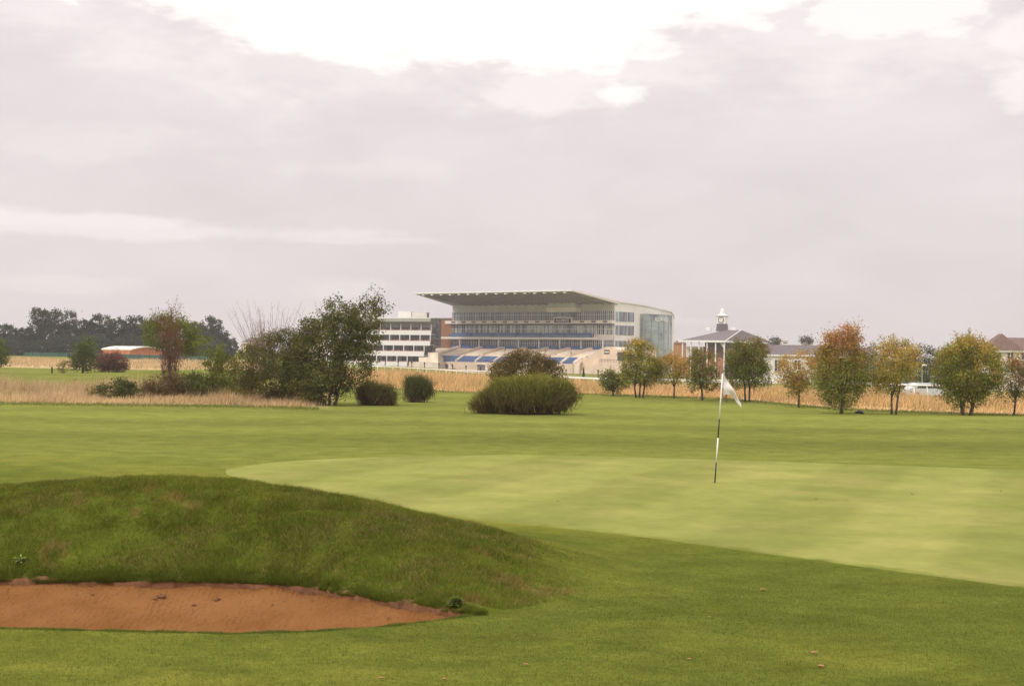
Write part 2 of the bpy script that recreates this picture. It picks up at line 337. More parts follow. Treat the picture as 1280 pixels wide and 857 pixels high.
# longer fringe along the bunker lips
xs_ = []; ys_ = []
for side in (0, 1):
    n = 60000 if side else 16000; p = rng.uniform(-120, 612, n); yb = fYb(p) if side else fYn(p)
    y = yb + (np.abs(rng.normal(0, .10, n)) - .03 if side else -np.abs(rng.normal(0, .05, n))) ; xs_.append((p - 640) / F * y); ys_.append(y)
for side in (0, 1):
    x = xs_[side]; y = ys_[side]; keep = (fbm(x, y, .2, 131) > -.45) if side else np.ones(len(x), bool); x = x[keep]; y = y[keep]
    tag(blades('fringe_grass', x, y, (.052 if side else .02) * np.clip(.8 + 1.2 * fbm(x, y, .16, 141), .3, 1.7), .006 if side else .004, C([[.13, .158, .02] if side else [.115, .150, .024]]) * rng.uniform(.6, 1.4, (len(x), 1)), .5, wind=(0, -.35 if side else 0)),
        'ragged fringe of grass hanging over the back lip of the bunker' if side else 'clipped grass edge along the near lip of the bunker', 'grass')
# tall dry grass
def tall(name, n, y0, y1, p0, p1, h, w, label):
    x, y = fan(n, y0, y1, p0, p1); k = rng.uniform(0, 1, n) < fescue(x, y) ** 2; x = x[k]; y = y[k]
    t = fbm(x, y, 5, 151); c = (C([[.56, .385, .185]]) + (x / y < -.125)[:, None] * C([[-.03, .01, .035]])) * rng.uniform(.65, 1.35, (len(x), 1)) * (1 + .3 * t[:, None] + .25 * fbm(x, y, 1.0, 153)[:, None])
    gr = rng.uniform(0, 1, len(x)) < np.clip(.08 + .6 * fbm(x, y, 2.5, 152), .02, .5); c[gr] = C([.22, .21, .06]) * rng.uniform(.7, 1.2, (gr.sum(), 1))
    re = rng.uniform(0, 1, len(x)) < .07; c[re] = C([.44, .26, .15])
    pq = 640 + F * x / y; h = h * np.clip(.95 + 1.0 * fbm(x, y, 3.0, 161) + .9 * fbm(x, y, .7, 163, 2), .2, 1.7) * (.3 + .7 * np.where(y < 150, sstep(0, 9, y - np.interp(pq, YF_PX, YF_Y)), 1))
    return tag(blades(name, x, y, h, w, c, .34, wind=(.15, 0)), label, 'grass')
tall('tall_dry_grass', 120000, 58, 84, -350, 421, .62, .030, 'tall straw-coloured grass in front of the bushes and the far fairway')
tall('tall_dry_grass', 230000, 60, 150, 421, 1650, .66, .035, 'tall golden grass field between the mown fairway and the white racecourse rail')
tall('tall_dry_grass', 60000, 160, 305, -250, 330, .45, .06, 'distant strip of straw-coloured grass before the far treeline')
# stripe of coarse tufts where mown turf meets the tall grass
n = 30000; p = rng.uniform(-200, 1500, n); p = p[(p < 400) | (p > 424)]; n = len(p); y = np.interp(p, YF_PX, YF_Y) + rng.normal(0, .8, n); x = (p - 640) / F * y
tag(blades('verge_grass', x, y, .10, .02, C([[.18, .185, .045]]) * rng.uniform(.7, 1.4, (n, 1)), .4), 'uneven green verge along the foot of the tall grass', 'grass')

# ------------------------------------------------------------------ trees and shrubs
def rand_unit(n):
    v = rng.normal(0, 1, (n, 3)); return v / np.linalg.norm(v, axis=1, keepdims=True)
def leaf_mesh(cent, size, colr, aspect=1.0, up=0):
    n = len(cent); a = rand_unit(n); a[:, 2] += up; a /= np.linalg.norm(a, axis=1, keepdims=True); b = np.cross(a, rand_unit(n)); b /= np.linalg.norm(b, axis=1, keepdims=True) + 1e-9
    s = (size * rng.uniform(.6, 1.3, n))[:, None]; a = a * s; b = b * s * aspect * .6
    V = np.stack([cent - a * .5, cent + b * .5, cent + a * .5, cent - b * .5], 1)
    return V.reshape(-1, 3), np.arange(4 * n).reshape(n, 4), np.repeat(colr, 4, axis=0)
FOL = 1.0
def palette(pal, t):
    """pal: list of colours; t in 0..1 picks along it"""
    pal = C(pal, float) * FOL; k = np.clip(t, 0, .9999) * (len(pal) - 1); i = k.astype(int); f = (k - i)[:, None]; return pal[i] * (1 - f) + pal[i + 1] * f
def tree(name, label, cat, px, Y, lobes, pal, group=None, leaf=.078, nclump=170, per=68, trunkh=.25, trunkr=.07, nlimb=16, stems=1, top=None, wisps=0, gradz=.5, twigs=0, bx=0.0, cr=.105, bare=0, crownname='crown', surf=.6):
    per = int(per * .9)
    """lobes: (px offset, py bottom offset up, half width px, half height px) measured as seen from the tee; turned into metres at its own distance"""
    x0, y0, z0 = gp(px, Y); s = Y / F; e = empty(name, (x0, y0, z0), label, cat, group); O = C([x0, y0, z0])
    lob = [(dx * s, h * s, rx * s, rz * s, float(rng.uniform(-.25, .25)) * rx * s) for dx, h, rx, rz in lobes]
    wts = C([l[2] * l[2] * l[3] for l in lob]) ** .75; wts /= wts.sum()
    Hh = max(l[1] + l[3] for l in lob)
    ci = rng.choice(len(lob), nclump, p=wts); d = rand_unit(nclump); rr = rng.uniform(0, 1, nclump) ** (1 / 3) * (1 - surf) + surf * rng.uniform(.72, 1.06, nclump)
    L = C(lob)[ci]; cc = np.stack([L[:, 0], L[:, 4], L[:, 1]], 1) + d * np.stack([L[:, 2], L[:, 2] * .85, L[:, 3]], 1) * rr[:, None]
    cc[:, 2] = np.maximum(cc[:, 2], .04 * Hh)
    csz = cr * Hh * rng.uniform(.55, 1.35, nclump)
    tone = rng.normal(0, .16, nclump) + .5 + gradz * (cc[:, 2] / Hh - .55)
    npc = (per * (csz / csz.mean()) ** 1.5).astype(int) + 4
    idx = np.repeat(np.arange(nclump), npc); n = len(idx)
    off = rng.normal(0, .42, (n, 3)) * csz[idx][:, None] * C([1, 1, .8]); P = cc[idx] + off; P[:, 2] = np.maximum(P[:, 2], .02)
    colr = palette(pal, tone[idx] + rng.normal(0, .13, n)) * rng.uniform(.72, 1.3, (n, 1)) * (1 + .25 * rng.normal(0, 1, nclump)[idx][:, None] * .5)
    V, Fc, cv = leaf_mesh(P + O, leaf, np.clip(colr, .004, .9))
    mk(crownname, V, Fc, 'leaf', e, col=cv)
    mb = MB(); th = trunkh * Hh
    for k in range(stems):
        bx_ = (k - (stems - 1) / 2) * trunkr * 3.5
        tt = C([bx_ * 1.8 + rng.normal(0, .04) * Hh * .3 + bx * s, rng.normal(0, .03) * Hh, th]); b0 = C([bx_, 0, -.12])
        mb.tube([O + b0, O + b0 * .6 + tt * .4, O + tt], [trunkr * 1.25, trunkr, trunkr * .82], 7)
        order = rng.permutation(nclump)[:nlimb // stems]
        for q in order:
            t = cc[q]; st = tt * rng.uniform(.75, 1.0); mid = st + (t - st) * .5 + C([0, 0, .10 * Hh]) * rng.uniform(0, 1) + rng.normal(0, .02, 3) * Hh
            r0 = trunkr * rng.uniform(.28, .55)
            mb.tube([O + st, O + (st * .75 + mid * .25) + rng.normal(0, .01, 3) * Hh, O + mid, O + t], [r0, r0 * .8, r0 * .5, r0 * .15], 5)
    mb.build('trunk', 'bark', e, smooth=True)
    if wisps:   # loose shoots standing out of the crown
        for w_ in range(wisps):
            q = cc[np.argsort(-cc[:, 2])[rng.integers(0, max(3, nclump // 6))]]; 
            tipv = q + C([rng.normal(0, .05), rng.normal(0, .05), rng.uniform(.08, .17)]) * Hh
            m2 = MB(); m2.tube([O + q, O + (q + tipv) / 2 + rng.normal(0, .01, 3) * Hh, O + tipv], [.012, .008, .004], 4)
            kk = 26; f = rng.uniform(0.2, 1.05, kk)[:, None]; Q = q + (tipv - q) * f + rng.normal(0, .03 * Hh * .5, (kk, 3)); cv2 = palette(pal, rng.uniform(.2, .9, kk))
            V2, F2, c2 = leaf_mesh(Q + O, leaf * .9, cv2); sh = m2.build('shoot', 'bark', e); mk('leaves', V2, F2, 'leaf', sh, col=c2)
    return e
def twiggy(e, O, n, h0, h1, spread, r=.008, name='bare_twigs', m='twig'):
    mb = MB()
    for k in range(n):
        a = rng.normal(0, spread); d = rng.normal(0, spread * .6); h = rng.uniform(h0, h1); b = C([a * .35, d * .35, h * .25]); t = C([a, d, h]); c_ = (b + t) / 2 + C([rng.normal(0, .08), rng.normal(0, .08), .15])
        mb.tube([O + b, O + c_, O + t], [r, r * .8, r * .35], 4)
        for q in range(4):
            f = rng.uniform(.45, .95); s_ = c_ + (t - c_) * (f * 2 - 1) if f > .5 else c_; e_ = s_ + C([rng.normal(0, .16), rng.normal(0, .16), rng.uniform(.15, .42)]); mb.tube([O + s_, O + e_], [r * .5, r * .25], 3)
    return mb.build(name, m, e)
def broom(name, label, px, Y, lobes, n, pal, L0=.55, group=None, w=.022, stalks=14, low=.5, cat='bush'):
    """a bush of upright green whips; the lower part shows brown stems"""
    x0, y0, z0 = gp(px, Y); s = Y / F; e = empty(name, (x0, y0, z0), label, cat, group); O = C([x0, y0, z0])
    lob = C([(dx * s, h * s, rx * s, rz * s) for dx, h, rx, rz in lobes]); wt = lob[:, 2] ** 2 * lob[:, 3]; wt /= wt.sum()
    Hh = (lob[:, 1] + lob[:, 3]).max()
    ncl = max(40, n // 90); ci = rng.choice(len(lob), ncl, p=wt); d = rand_unit(ncl); rr = rng.uniform(.35, 1, ncl) ** .5
    lob = np.concatenate([lob, lob]) if False else lob; B = np.stack([lob[ci, 0], rng.uniform(-.1, .1, ncl), lob[ci, 1]], 1) + d * np.stack([lob[ci, 2], lob[ci, 2] * .7, lob[ci, 3]], 1) * (rr * rng.uniform(.7, 1.04, ncl) * np.where(rng.uniform(0, 1, ncl) < .10, 1.22, 1))[:, None]
    B[:, 2] = np.maximum(B[:, 2], .05)
    idx = rng.integers(0, ncl, n); ext = np.exp(rng.normal(0, .35, ncl))[idx]; P = B[idx] + rng.normal(0, .15, (n, 3)) * C([1, 1, .8]); P[:, 2] = np.maximum(P[:, 2], .02)
    out = (P - C([0, 0, -Hh * .5])); out /= np.linalg.norm(out, axis=1, keepdims=True); dirv = out * .5 + rng.normal(0, .42, (n, 3)) + C([0, 0, .35]); dirv /= np.linalg.norm(dirv, axis=1, keepdims=True)
    ln = L0 * rng.uniform(.5, 1.3, n) * .5 * ext; side = np.cross(dirv, rand_unit(n)); side /= np.linalg.norm(side, axis=1, keepdims=True); side *= (w * rng.uniform(.6, 1.3, n) / 2)[:, None]
    V = np.stack([P - side - dirv * ln[:, None], P + side - dirv * ln[:, None], P + dirv * ln[:, None]], 1)
    V[:, :, 2] = np.maximum(V[:, :, 2], 0)
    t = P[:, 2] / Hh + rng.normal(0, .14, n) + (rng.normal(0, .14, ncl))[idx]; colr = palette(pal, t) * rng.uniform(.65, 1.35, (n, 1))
    mk('foliage', V.reshape(-1, 3) + O, np.arange(3 * n).reshape(n, 3), 'leaf', e, col=np.repeat(colr, 3, axis=0))
    mb = MB()
    for k in range(stalks):
        q = B[rng.integers(0, ncl)]; b = C([q[0] * .75, q[1] * .6, -.05]); mb.tube([O + b, O + (b + q) / 2 + rng.normal(0, .05, 3), O + q], [.035, .022, .01], 5)
    mb.build('stem', 'bark', e); return e

GRN = (.095, .115, .022); LGRN = (.17, .18, .035); OLV = (.13, .125, .04); ORG = (.31, .165, .048); RED = (.30, .125, .058); YEL = (.33, .24, .05); DK = (.075, .085, .022)
haw = 'hawthorn-like young trees turning orange along the edge of the tall grass'
AUT = [DK, GRN, LGRN, YEL, ORG]; AUT2 = [GRN, LGRN, ORG, ORG, RED]; AUT3 = [DK, GRN, OLV, ORG]
def autumn(label, px, Y, lobes, pal, **k):
    global FOL; FOL = 1.4
    lobes = list(lobes); mhw = max(l[2] for l in lobes); mh = max(l[1] for l in lobes)
    for _ in range(8): lobes.append((random.uniform(-1, 1) * mhw * .8, mh * random.uniform(.4, 1.12), mhw * random.uniform(.16, .36), mhw * random.uniform(.16, .4)))
    lobes = [(dx * 1.08, hh * .96, rx * 1.14, rz * 1.1) for dx, hh, rx, rz in lobes]
    k.setdefault('nclump', 170); k['nclump'] = int(k['nclump'] * 1.25)
    return tree('young_tree', label, 'tree', px, Y, lobes, pal, haw, **k)
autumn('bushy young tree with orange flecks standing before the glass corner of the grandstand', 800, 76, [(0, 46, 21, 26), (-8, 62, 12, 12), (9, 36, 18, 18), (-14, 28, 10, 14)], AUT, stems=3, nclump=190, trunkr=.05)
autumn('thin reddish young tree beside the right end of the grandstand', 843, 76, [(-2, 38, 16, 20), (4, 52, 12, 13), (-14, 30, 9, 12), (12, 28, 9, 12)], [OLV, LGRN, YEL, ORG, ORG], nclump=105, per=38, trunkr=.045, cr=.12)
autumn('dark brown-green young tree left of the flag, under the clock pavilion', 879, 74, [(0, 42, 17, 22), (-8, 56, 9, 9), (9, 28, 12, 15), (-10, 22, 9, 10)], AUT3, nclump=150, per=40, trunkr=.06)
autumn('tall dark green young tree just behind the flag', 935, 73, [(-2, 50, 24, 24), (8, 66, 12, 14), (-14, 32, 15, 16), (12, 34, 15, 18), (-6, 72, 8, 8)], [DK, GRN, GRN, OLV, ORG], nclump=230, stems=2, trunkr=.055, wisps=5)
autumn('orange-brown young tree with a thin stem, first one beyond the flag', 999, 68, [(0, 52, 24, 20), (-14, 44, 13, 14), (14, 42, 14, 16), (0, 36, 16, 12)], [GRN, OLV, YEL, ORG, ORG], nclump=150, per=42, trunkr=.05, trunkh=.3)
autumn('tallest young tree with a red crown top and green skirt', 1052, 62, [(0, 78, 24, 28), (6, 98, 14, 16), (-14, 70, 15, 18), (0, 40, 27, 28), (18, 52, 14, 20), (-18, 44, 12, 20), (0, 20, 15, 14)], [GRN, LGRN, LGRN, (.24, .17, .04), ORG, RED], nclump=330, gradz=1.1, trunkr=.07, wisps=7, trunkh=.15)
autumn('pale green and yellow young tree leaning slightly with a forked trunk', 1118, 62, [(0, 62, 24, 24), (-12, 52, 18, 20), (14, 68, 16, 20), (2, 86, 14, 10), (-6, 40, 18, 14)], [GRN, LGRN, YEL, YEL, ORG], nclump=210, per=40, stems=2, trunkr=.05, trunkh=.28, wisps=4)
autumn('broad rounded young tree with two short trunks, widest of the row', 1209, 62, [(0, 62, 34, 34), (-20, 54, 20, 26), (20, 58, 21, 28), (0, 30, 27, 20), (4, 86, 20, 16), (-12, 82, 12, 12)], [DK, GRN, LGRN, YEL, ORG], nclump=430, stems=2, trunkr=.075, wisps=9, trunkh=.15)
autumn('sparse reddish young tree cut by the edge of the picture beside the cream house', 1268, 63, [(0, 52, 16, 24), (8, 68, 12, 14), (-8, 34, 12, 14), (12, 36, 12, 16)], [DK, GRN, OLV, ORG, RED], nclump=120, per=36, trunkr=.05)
tree('shrub', 'low dark green shrub left of the orange-flecked tree, before the grandstand terrace', 'shrub', 767, 78, [(-4, 20, 13, 13), (6, 15, 10, 13)], [DK, GRN, OLV, OLV], leaf=.08, nclump=70, trunkh=.15, trunkr=.04, cr=.2)
tree('dead_branch', 'small leafless broken branch tangle under the flag-side tree', 'shrub', 909, 72, [(-2, 16, 7, 12)], [(.15, .08, .05), (.2, .1, .05)], leaf=.07, nclump=26, per=14, trunkh=.3, trunkr=.03, cr=.2)
# left hand group
FOL = C([1.65, 1.35, 1.3])
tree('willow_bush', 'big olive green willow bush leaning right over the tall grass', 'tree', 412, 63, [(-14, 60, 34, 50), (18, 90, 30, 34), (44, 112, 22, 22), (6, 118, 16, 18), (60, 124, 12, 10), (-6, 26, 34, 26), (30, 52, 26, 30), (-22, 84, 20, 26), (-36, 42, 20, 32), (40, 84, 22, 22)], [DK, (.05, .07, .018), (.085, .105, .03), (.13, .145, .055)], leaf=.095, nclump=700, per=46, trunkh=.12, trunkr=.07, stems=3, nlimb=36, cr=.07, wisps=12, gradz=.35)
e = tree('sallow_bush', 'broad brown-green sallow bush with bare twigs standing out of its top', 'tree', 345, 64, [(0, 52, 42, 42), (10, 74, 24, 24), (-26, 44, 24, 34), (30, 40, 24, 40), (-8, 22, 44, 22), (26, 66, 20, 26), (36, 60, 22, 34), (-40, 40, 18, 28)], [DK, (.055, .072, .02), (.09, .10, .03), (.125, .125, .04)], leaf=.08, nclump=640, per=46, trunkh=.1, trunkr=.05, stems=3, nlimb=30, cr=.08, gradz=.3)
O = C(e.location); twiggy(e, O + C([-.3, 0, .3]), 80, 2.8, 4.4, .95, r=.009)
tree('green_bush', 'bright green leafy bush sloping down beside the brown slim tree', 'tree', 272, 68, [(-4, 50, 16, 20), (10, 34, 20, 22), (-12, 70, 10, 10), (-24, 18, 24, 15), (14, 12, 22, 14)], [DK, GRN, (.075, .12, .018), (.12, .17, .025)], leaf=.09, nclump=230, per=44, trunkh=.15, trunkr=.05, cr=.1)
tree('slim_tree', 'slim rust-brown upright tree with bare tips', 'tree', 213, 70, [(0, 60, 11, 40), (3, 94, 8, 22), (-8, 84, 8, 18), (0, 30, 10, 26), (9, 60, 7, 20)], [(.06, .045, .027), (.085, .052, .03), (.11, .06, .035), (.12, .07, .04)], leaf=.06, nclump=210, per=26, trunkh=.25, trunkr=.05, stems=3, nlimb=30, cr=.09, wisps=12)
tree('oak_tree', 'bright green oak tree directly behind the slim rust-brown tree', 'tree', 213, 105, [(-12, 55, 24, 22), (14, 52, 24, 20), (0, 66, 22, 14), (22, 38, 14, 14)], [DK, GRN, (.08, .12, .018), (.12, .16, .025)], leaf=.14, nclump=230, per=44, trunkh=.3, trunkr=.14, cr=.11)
tree('low_bush', 'dark green low bush half sunk in the tall dry grass', 'bush', 148, 66, [(0, 12, 24, 13), (-12, 9, 12, 9), (14, 10, 14, 10), (4, 18, 10, 8)], [DK, (.04, .06, .018), (.065, .085, .03)], leaf=.09, nclump=110, per=42, trunkh=.15, trunkr=.03, cr=.28)
tree('low_bush', 'brownish bramble bush under the slim rust-brown tree', 'bush', 207, 67, [(0, 16, 26, 15), (14, 24, 14, 12), (-16, 12, 14, 10)], [DK, (.06, .06, .025), (.10, .08, .035), (.12, .09, .04)], leaf=.09, nclump=130, per=42, trunkh=.15, trunkr=.03, cr=.26)
tree('low_bush', 'mid green thicket bush between the bramble and the bright green bush', 'bush', 245, 68, [(0, 16, 26, 17), (12, 12, 20, 12)], [DK, (.04, .07, .02), (.06, .10, .03)], leaf=.09, nclump=120, per=42, trunkh=.15, trunkr=.03, cr=.26)
tree('sapling', 'tiny weed sapling poking out of the dry grass, apart from the low bush', 'bush', 116, 66, [(0, 10, 6, 7)], [DK, GRN, OLV], leaf=.07, nclump=16, per=20, trunkh=.3, trunkr=.015, cr=.35)
broom('broom_bush', 'dark rounded broom bush next to the willow bush', 470, 64, [(-2, 14, 20, 13), (-8, 18, 11, 9), (12, 10, 12, 10)], 10000, [(.095, .065, .028), (.08, .072, .026), (.07, .08, .026), (.105, .125, .036)], L0=.42, stalks=34)
broom('broom_bush', 'small lopsided broom bush with pale bare stems', 522, 68, [(0, 22, 13, 10), (-5, 14, 10, 12), (10, 17, 8, 8)], 5600, [(.10, .085, .045), (.06, .065, .025), (.055, .075, .025), (.07, .09, .03)], L0=.36, stalks=26)
broom('broom_bush', 'wide bright-topped broom bush, biggest on the fairway edge', 655, 58, [(0, 22, 46, 20), (-38, 17, 24, 16), (42, 23, 24, 20), (52, 30, 16, 14), (12, 33, 34, 13), (-20, 31, 26, 12), (-50, 10, 14, 10)], 52000, [(.080, .058, .024), (.075, .07, .022), (.095, .112, .024), (.15, .17, .032)], L0=.36, stalks=50, w=.02)
tree('round_bush', 'round olive-brown bush rising behind the wide broom bush', 'bush', 657, 66, [(0, 40, 40, 28), (-26, 36, 20, 22), (28, 36, 22, 24), (0, 58, 20, 12)], [DK, (.055, .06, .02), (.095, .085, .03), (.15, .12, .045)], leaf=.08, nclump=460, per=50, trunkh=.15, trunkr=.05, cr=.11, wisps=4)
# far side of the left fairway
tree('round_tree', 'clipped bright green tree cut by the picture edge at the far fairway', 'tree', -4, 130, [(0, 24, 17, 20), (-6, 34, 12, 10)], [DK, (.06, .10, .02), (.11, .16, .03)], leaf=.16, nclump=120, per=40, trunkh=.2, trunkr=.12, cr=.14)
tree('maple_tree', 'small pointed green tree beside the russet bushes', 'tree', 104, 135, [(0, 16, 16, 14), (2, 28, 11, 14), (3, 38, 6, 10)], [DK, (.05, .085, .018), (.09, .13, .028)], leaf=.16, nclump=120, per=40, trunkh=.2, trunkr=.12, cr=.15)
tree('sapling', 'thin pale sapling between the dark post and the pointed green tree', 'bush', 79, 135, [(2, 8, 9, 7)], [OLV, LGRN], leaf=.13, nclump=26, per=22, trunkh=.3, trunkr=.04, cr=.3)
for px_, lab in ((129, 'russet bush nearest the pointed green tree'), (146, 'russet bush at the far end of the russet pair, in front of the brick shed')):
    tree('russet_bush', lab, 'bush', px_, 142, [(0, 13, 16, 12), (4, 9, 12, 9)], [(.05, .04, .025), (.09, .05, .035), (.13, .07, .045)], 'russet bushes before the brick shed', leaf=.15, nclump=110, per=36, trunkh=.2, trunkr=.06, cr=.25)
FOL = C([1.05, 1.02, .9])
FT = [(.026, .036, .020), (.035, .048, .024), (.052, .062, .030), (.070, .072, .036)]
far = [(-60, 400, 26, 'farthest out dark tree beyond the picture edge'), (-30, 402, 24, 'dark tree just outside the picture edge'), (2, 408, 22, 'low dark tree at the picture edge of the far treeline'), (28, 409, 17, 'squat dark tree next to the tall thin-trunked one'),
       (51, 388, 12, 'tall tree of the far line with a small round head and gap below'), (78, 388, 18, 'tall broad-headed tree of the far line, the highest one'), (101, 400, 14, 'mid-height dark tree behind the pointed green tree'),
       (127, 394, 16, 'far dark tree rising over the end of the pale shed roof'), (149, 398, 13, 'far dark tree above the middle of the pale shed roof'), (169, 396, 14, 'far dark tree above the brick gable of the shed'), (188, 399, 12, 'far dark tree just before the oak'),
       (243, 402, 13, 'far dark tree glimpsed between the oak and the lone rounded one'), (264, 396, 14, 'lone rounded far tree right of the oak'), (280, 414, 14, 'low far tree sinking towards the sallow bush')]
for px_, top_, hw, lab in far:
    hh = 446 - top_
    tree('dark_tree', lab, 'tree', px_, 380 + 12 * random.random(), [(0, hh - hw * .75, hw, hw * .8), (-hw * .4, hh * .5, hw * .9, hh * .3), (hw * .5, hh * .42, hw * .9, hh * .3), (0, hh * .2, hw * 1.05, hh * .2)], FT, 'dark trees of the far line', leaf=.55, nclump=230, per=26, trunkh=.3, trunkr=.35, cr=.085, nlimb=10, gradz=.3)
for px_, top_, hw, lab in ((15, 424, 26, 'broad shrub filling the foot of the far line by the picture edge'), (62, 424, 22, 'dark shrub below the tall thin-trunked far tree'), (112, 420, 26, 'wide shrub behind the pointed green tree'), (165, 420, 26, 'wide dark shrub behind the shed'), (215, 424, 26, 'dark shrub behind the oak'), (262, 424, 24, 'dark shrub behind the bright green bush')):
    hh = 446 - top_; tree('far_shrub', lab, 'shrub', px_, 368, [(0, hh * .5, hw, hh * .55), (-hw * .5, hh * .4, hw * .5, hh * .5), (hw * .5, hh * .45, hw * .5, hh * .5)], FT[:3], 'shrubs at the foot of the far line', leaf=.5, nclump=120, per=24, trunkh=.2, trunkr=.15, cr=.3, nlimb=6)
# behind the rail, right
for px_, Y, top_, hw, lab in ((1095, 190, 429, 22, 'soft green tree behind the rail, between the tallest tree and the yellow one'), (1133, 200, 424, 24, 'pale green tree behind the rail, above the yellow tree'), (1160, 215, 432, 18, 'dark tree behind the rail, just before the widest tree'), (1185, 210, 436, 18, 'dark tree behind the rail, hidden by the widest tree'), (1075, 230, 440, 16, 'low dark tree behind the red-topped tree'),
        (970, 420, 422, 7, 'tiny far tree over the grey roof behind the flag-side tree'), (1008, 430, 422, 6, 'tiny far tree over the roofs behind the thin-stemmed tree'), (1030, 300, 436, 14, 'dark far tree behind the red-topped tree, beside the grey-roofed house'), (1225, 240, 437, 16, 'low tree touching the brown-roofed house'), (1300, 150, 440, 20, 'bushy tree outside the frame by the brown-roofed house')):
    x_, y_, z_ = gp(px_, Y); hh = float(hor(px_)) + (ZC - z_) * F / Y - top_
    tree('background_tree', lab, 'tree', px_, Y, [(0, hh - hw * .8, hw, hw * .8), (-hw * .4, hh * .45, hw * .9, hh * .35), (hw * .4, hh * .4, hw * .9, hh * .35)], [(.03, .04, .02), (.06, .075, .03), (.11, .12, .045)] if Y < 205 else [(.03, .035, .022), (.05, .055, .03), (.07, .075, .035)], leaf=.22 * Y / 200, nclump=130, per=30, trunkh=.2, trunkr=.15, cr=.12, nlimb=8)
# little conifer by the terrace
x_, y_, z_ = gp(730, 235); e = empty('conifer', (x_, y_, z_), 'small dark pointed conifer at the rail below the grandstand stairs', 'tree')
n = 900; t = rng.uniform(0, 1, n) ** 1.4; th = rng.uniform(0, 6.283, n); hh = 2.5; rad = .5 * (1 - t) * rng.uniform(.5, 1, n)
P = np.stack([rad * np.cos(th), rad * np.sin(th), .15 + t * hh], 1) + C([x_, y_, z_]); V, Fc, cv = leaf_mesh(P, .16, palette([(.015, .035, .015), (.03, .06, .025)], rng.uniform(0, 1, n)))
mk('crown', V, Fc, 'leaf', e, col=cv); MB().tube([(x_, y_, z_ - .1), (x_, y_, z_ + 2.3)], [.06, .02]).build('trunk', 'bark', e)

# ------------------------------------------------------------------ flagstick
fx, fy, fz = (895.5 - 640) / F * 27.4, 27.4, Hs((895.5 - 640) / F * 27.4, 27.4) + .012
e = empty('golf_flag', (fx, fy, fz), 'white flag on a leaning black and white banded pin in the putting green', 'flag')
lean = C([.145 - .015, .02, 2.12]); O = C([fx, fy, fz])
segs = [(-.02, .185, 'black'), (.185, .41, 'white'), (.41, .585, 'black'), (.585, 1, 'white')]
for a, b, m in segs: MB().tube([O + lean * a, O + lean * b], [.0135 if m == 'white' else .0125] * 2, 12).build('pole_section', m, e, smooth=True)
# cloth hanging from the top, drooping to the right
nu, nv = 26, 18; V = []
top_ = O + lean * .995; 
for iu in range(nu + 1):
    u = iu / nu
    topx = .36 * u ** .95; topz = -.56 * u ** 1.12 - .02 * u
    botx = .02 + .34 * u; botz = -.43 + .06 * math.sin(u * 5.0) * (1 - u) + (-.19 * u)
    botx_, botz_ = (.02 + .18 * u / .5, -.43 - .0 * u + .035 * math.sin(u * 6)) if u < .5 else (.20 + .16 * (u - .5) / .5, -.43 - .22 * ((u - .5) / .5))
    for iv in range(nv + 1):
        v = iv / nv; xx = topx * (1 - v) + botx_ * v; zz_ = topz * (1 - v) + botz_ * v
        yw = .05 * math.sin(u * 9 + v * 2.2) * (.3 + u) + .025 * math.sin(v * 7 + u * 4)
        V.append(top_ + C([xx + .01 - lean[0] * 0.06 * v, yw, zz_]))
Fc = [(i * (nv + 1) + j, (i + 1) * (nv + 1) + j, (i + 1) * (nv + 1) + j + 1, i * (nv + 1) + j + 1) for i in range(nu) for j in range(nv)]
o = mk('flag_cloth', V, Fc, 'flag', e, smooth=True); sm = o.modifiers.new('t', 'SOLIDIFY'); sm.thickness = .004
# hole cup under the pin
mb = MB(); nn = 24; hz = fz + .003
mb.add([(fx + .054 * math.cos(t * 6.2832 / nn), fy + .054 * math.sin(t * 6.2832 / nn), hz) for t in range(nn)], [tuple(range(nn))]); mb.build('hole', 'black', e)

# ------------------------------------------------------------------ small things on the grass and sand
def leafthing(px, Y, s, gname='fallen leaves on the short grass', lab='curled dry brown leaf lying on the short grass', nm='fallen_leaf', m='brownleaf', z=0.01):
    x, y, z0 = gp(px, Y); z0 += z; pts = []; n = 9; mb = MB(); th = random.uniform(0, 6)
    for k in range(n + 1):
        t = k / n; w = s * .35 * math.sin(math.pi * t) ** .8 + .001; a = (t - .5) * s; cz = .25 * s * (t - .5) ** 2 * 2
        for q in (-1, 0, 1): pts.append((x + a * math.cos(th) - q * w * math.sin(th), y + a * math.sin(th) + q * w * math.cos(th), z0 + cz + abs(q) * w * .5))
    fc = [(k * 3 + q, k * 3 + q + 1, k * 3 + q + 4, k * 3 + q + 3) for k in range(n) for q in (0, 1)]
    mb.add(pts, fc); tag(mb.build(nm, m, at=(x, y, z0)), lab, 'leaf', gname)
for px_, py_, s in ((957, 738, .10), (1022, 817, .085), (1030, 834, .075), (1022, 624, .07), (1060, 625, .08), (1142, 618, .07), (1253, 614, .08), (700, 627, .06), (662, 832, .06), (1085, 562, .09), (952, 548, .1), (866, 825, .05), (482, 849, .06), (890, 772, .05), (667, 735, .05), (710, 590, .05), (1240, 690, .05), (560, 850, .05)):
    leafthing(px_, solveY(px_, py_), s * .75, z=.012)
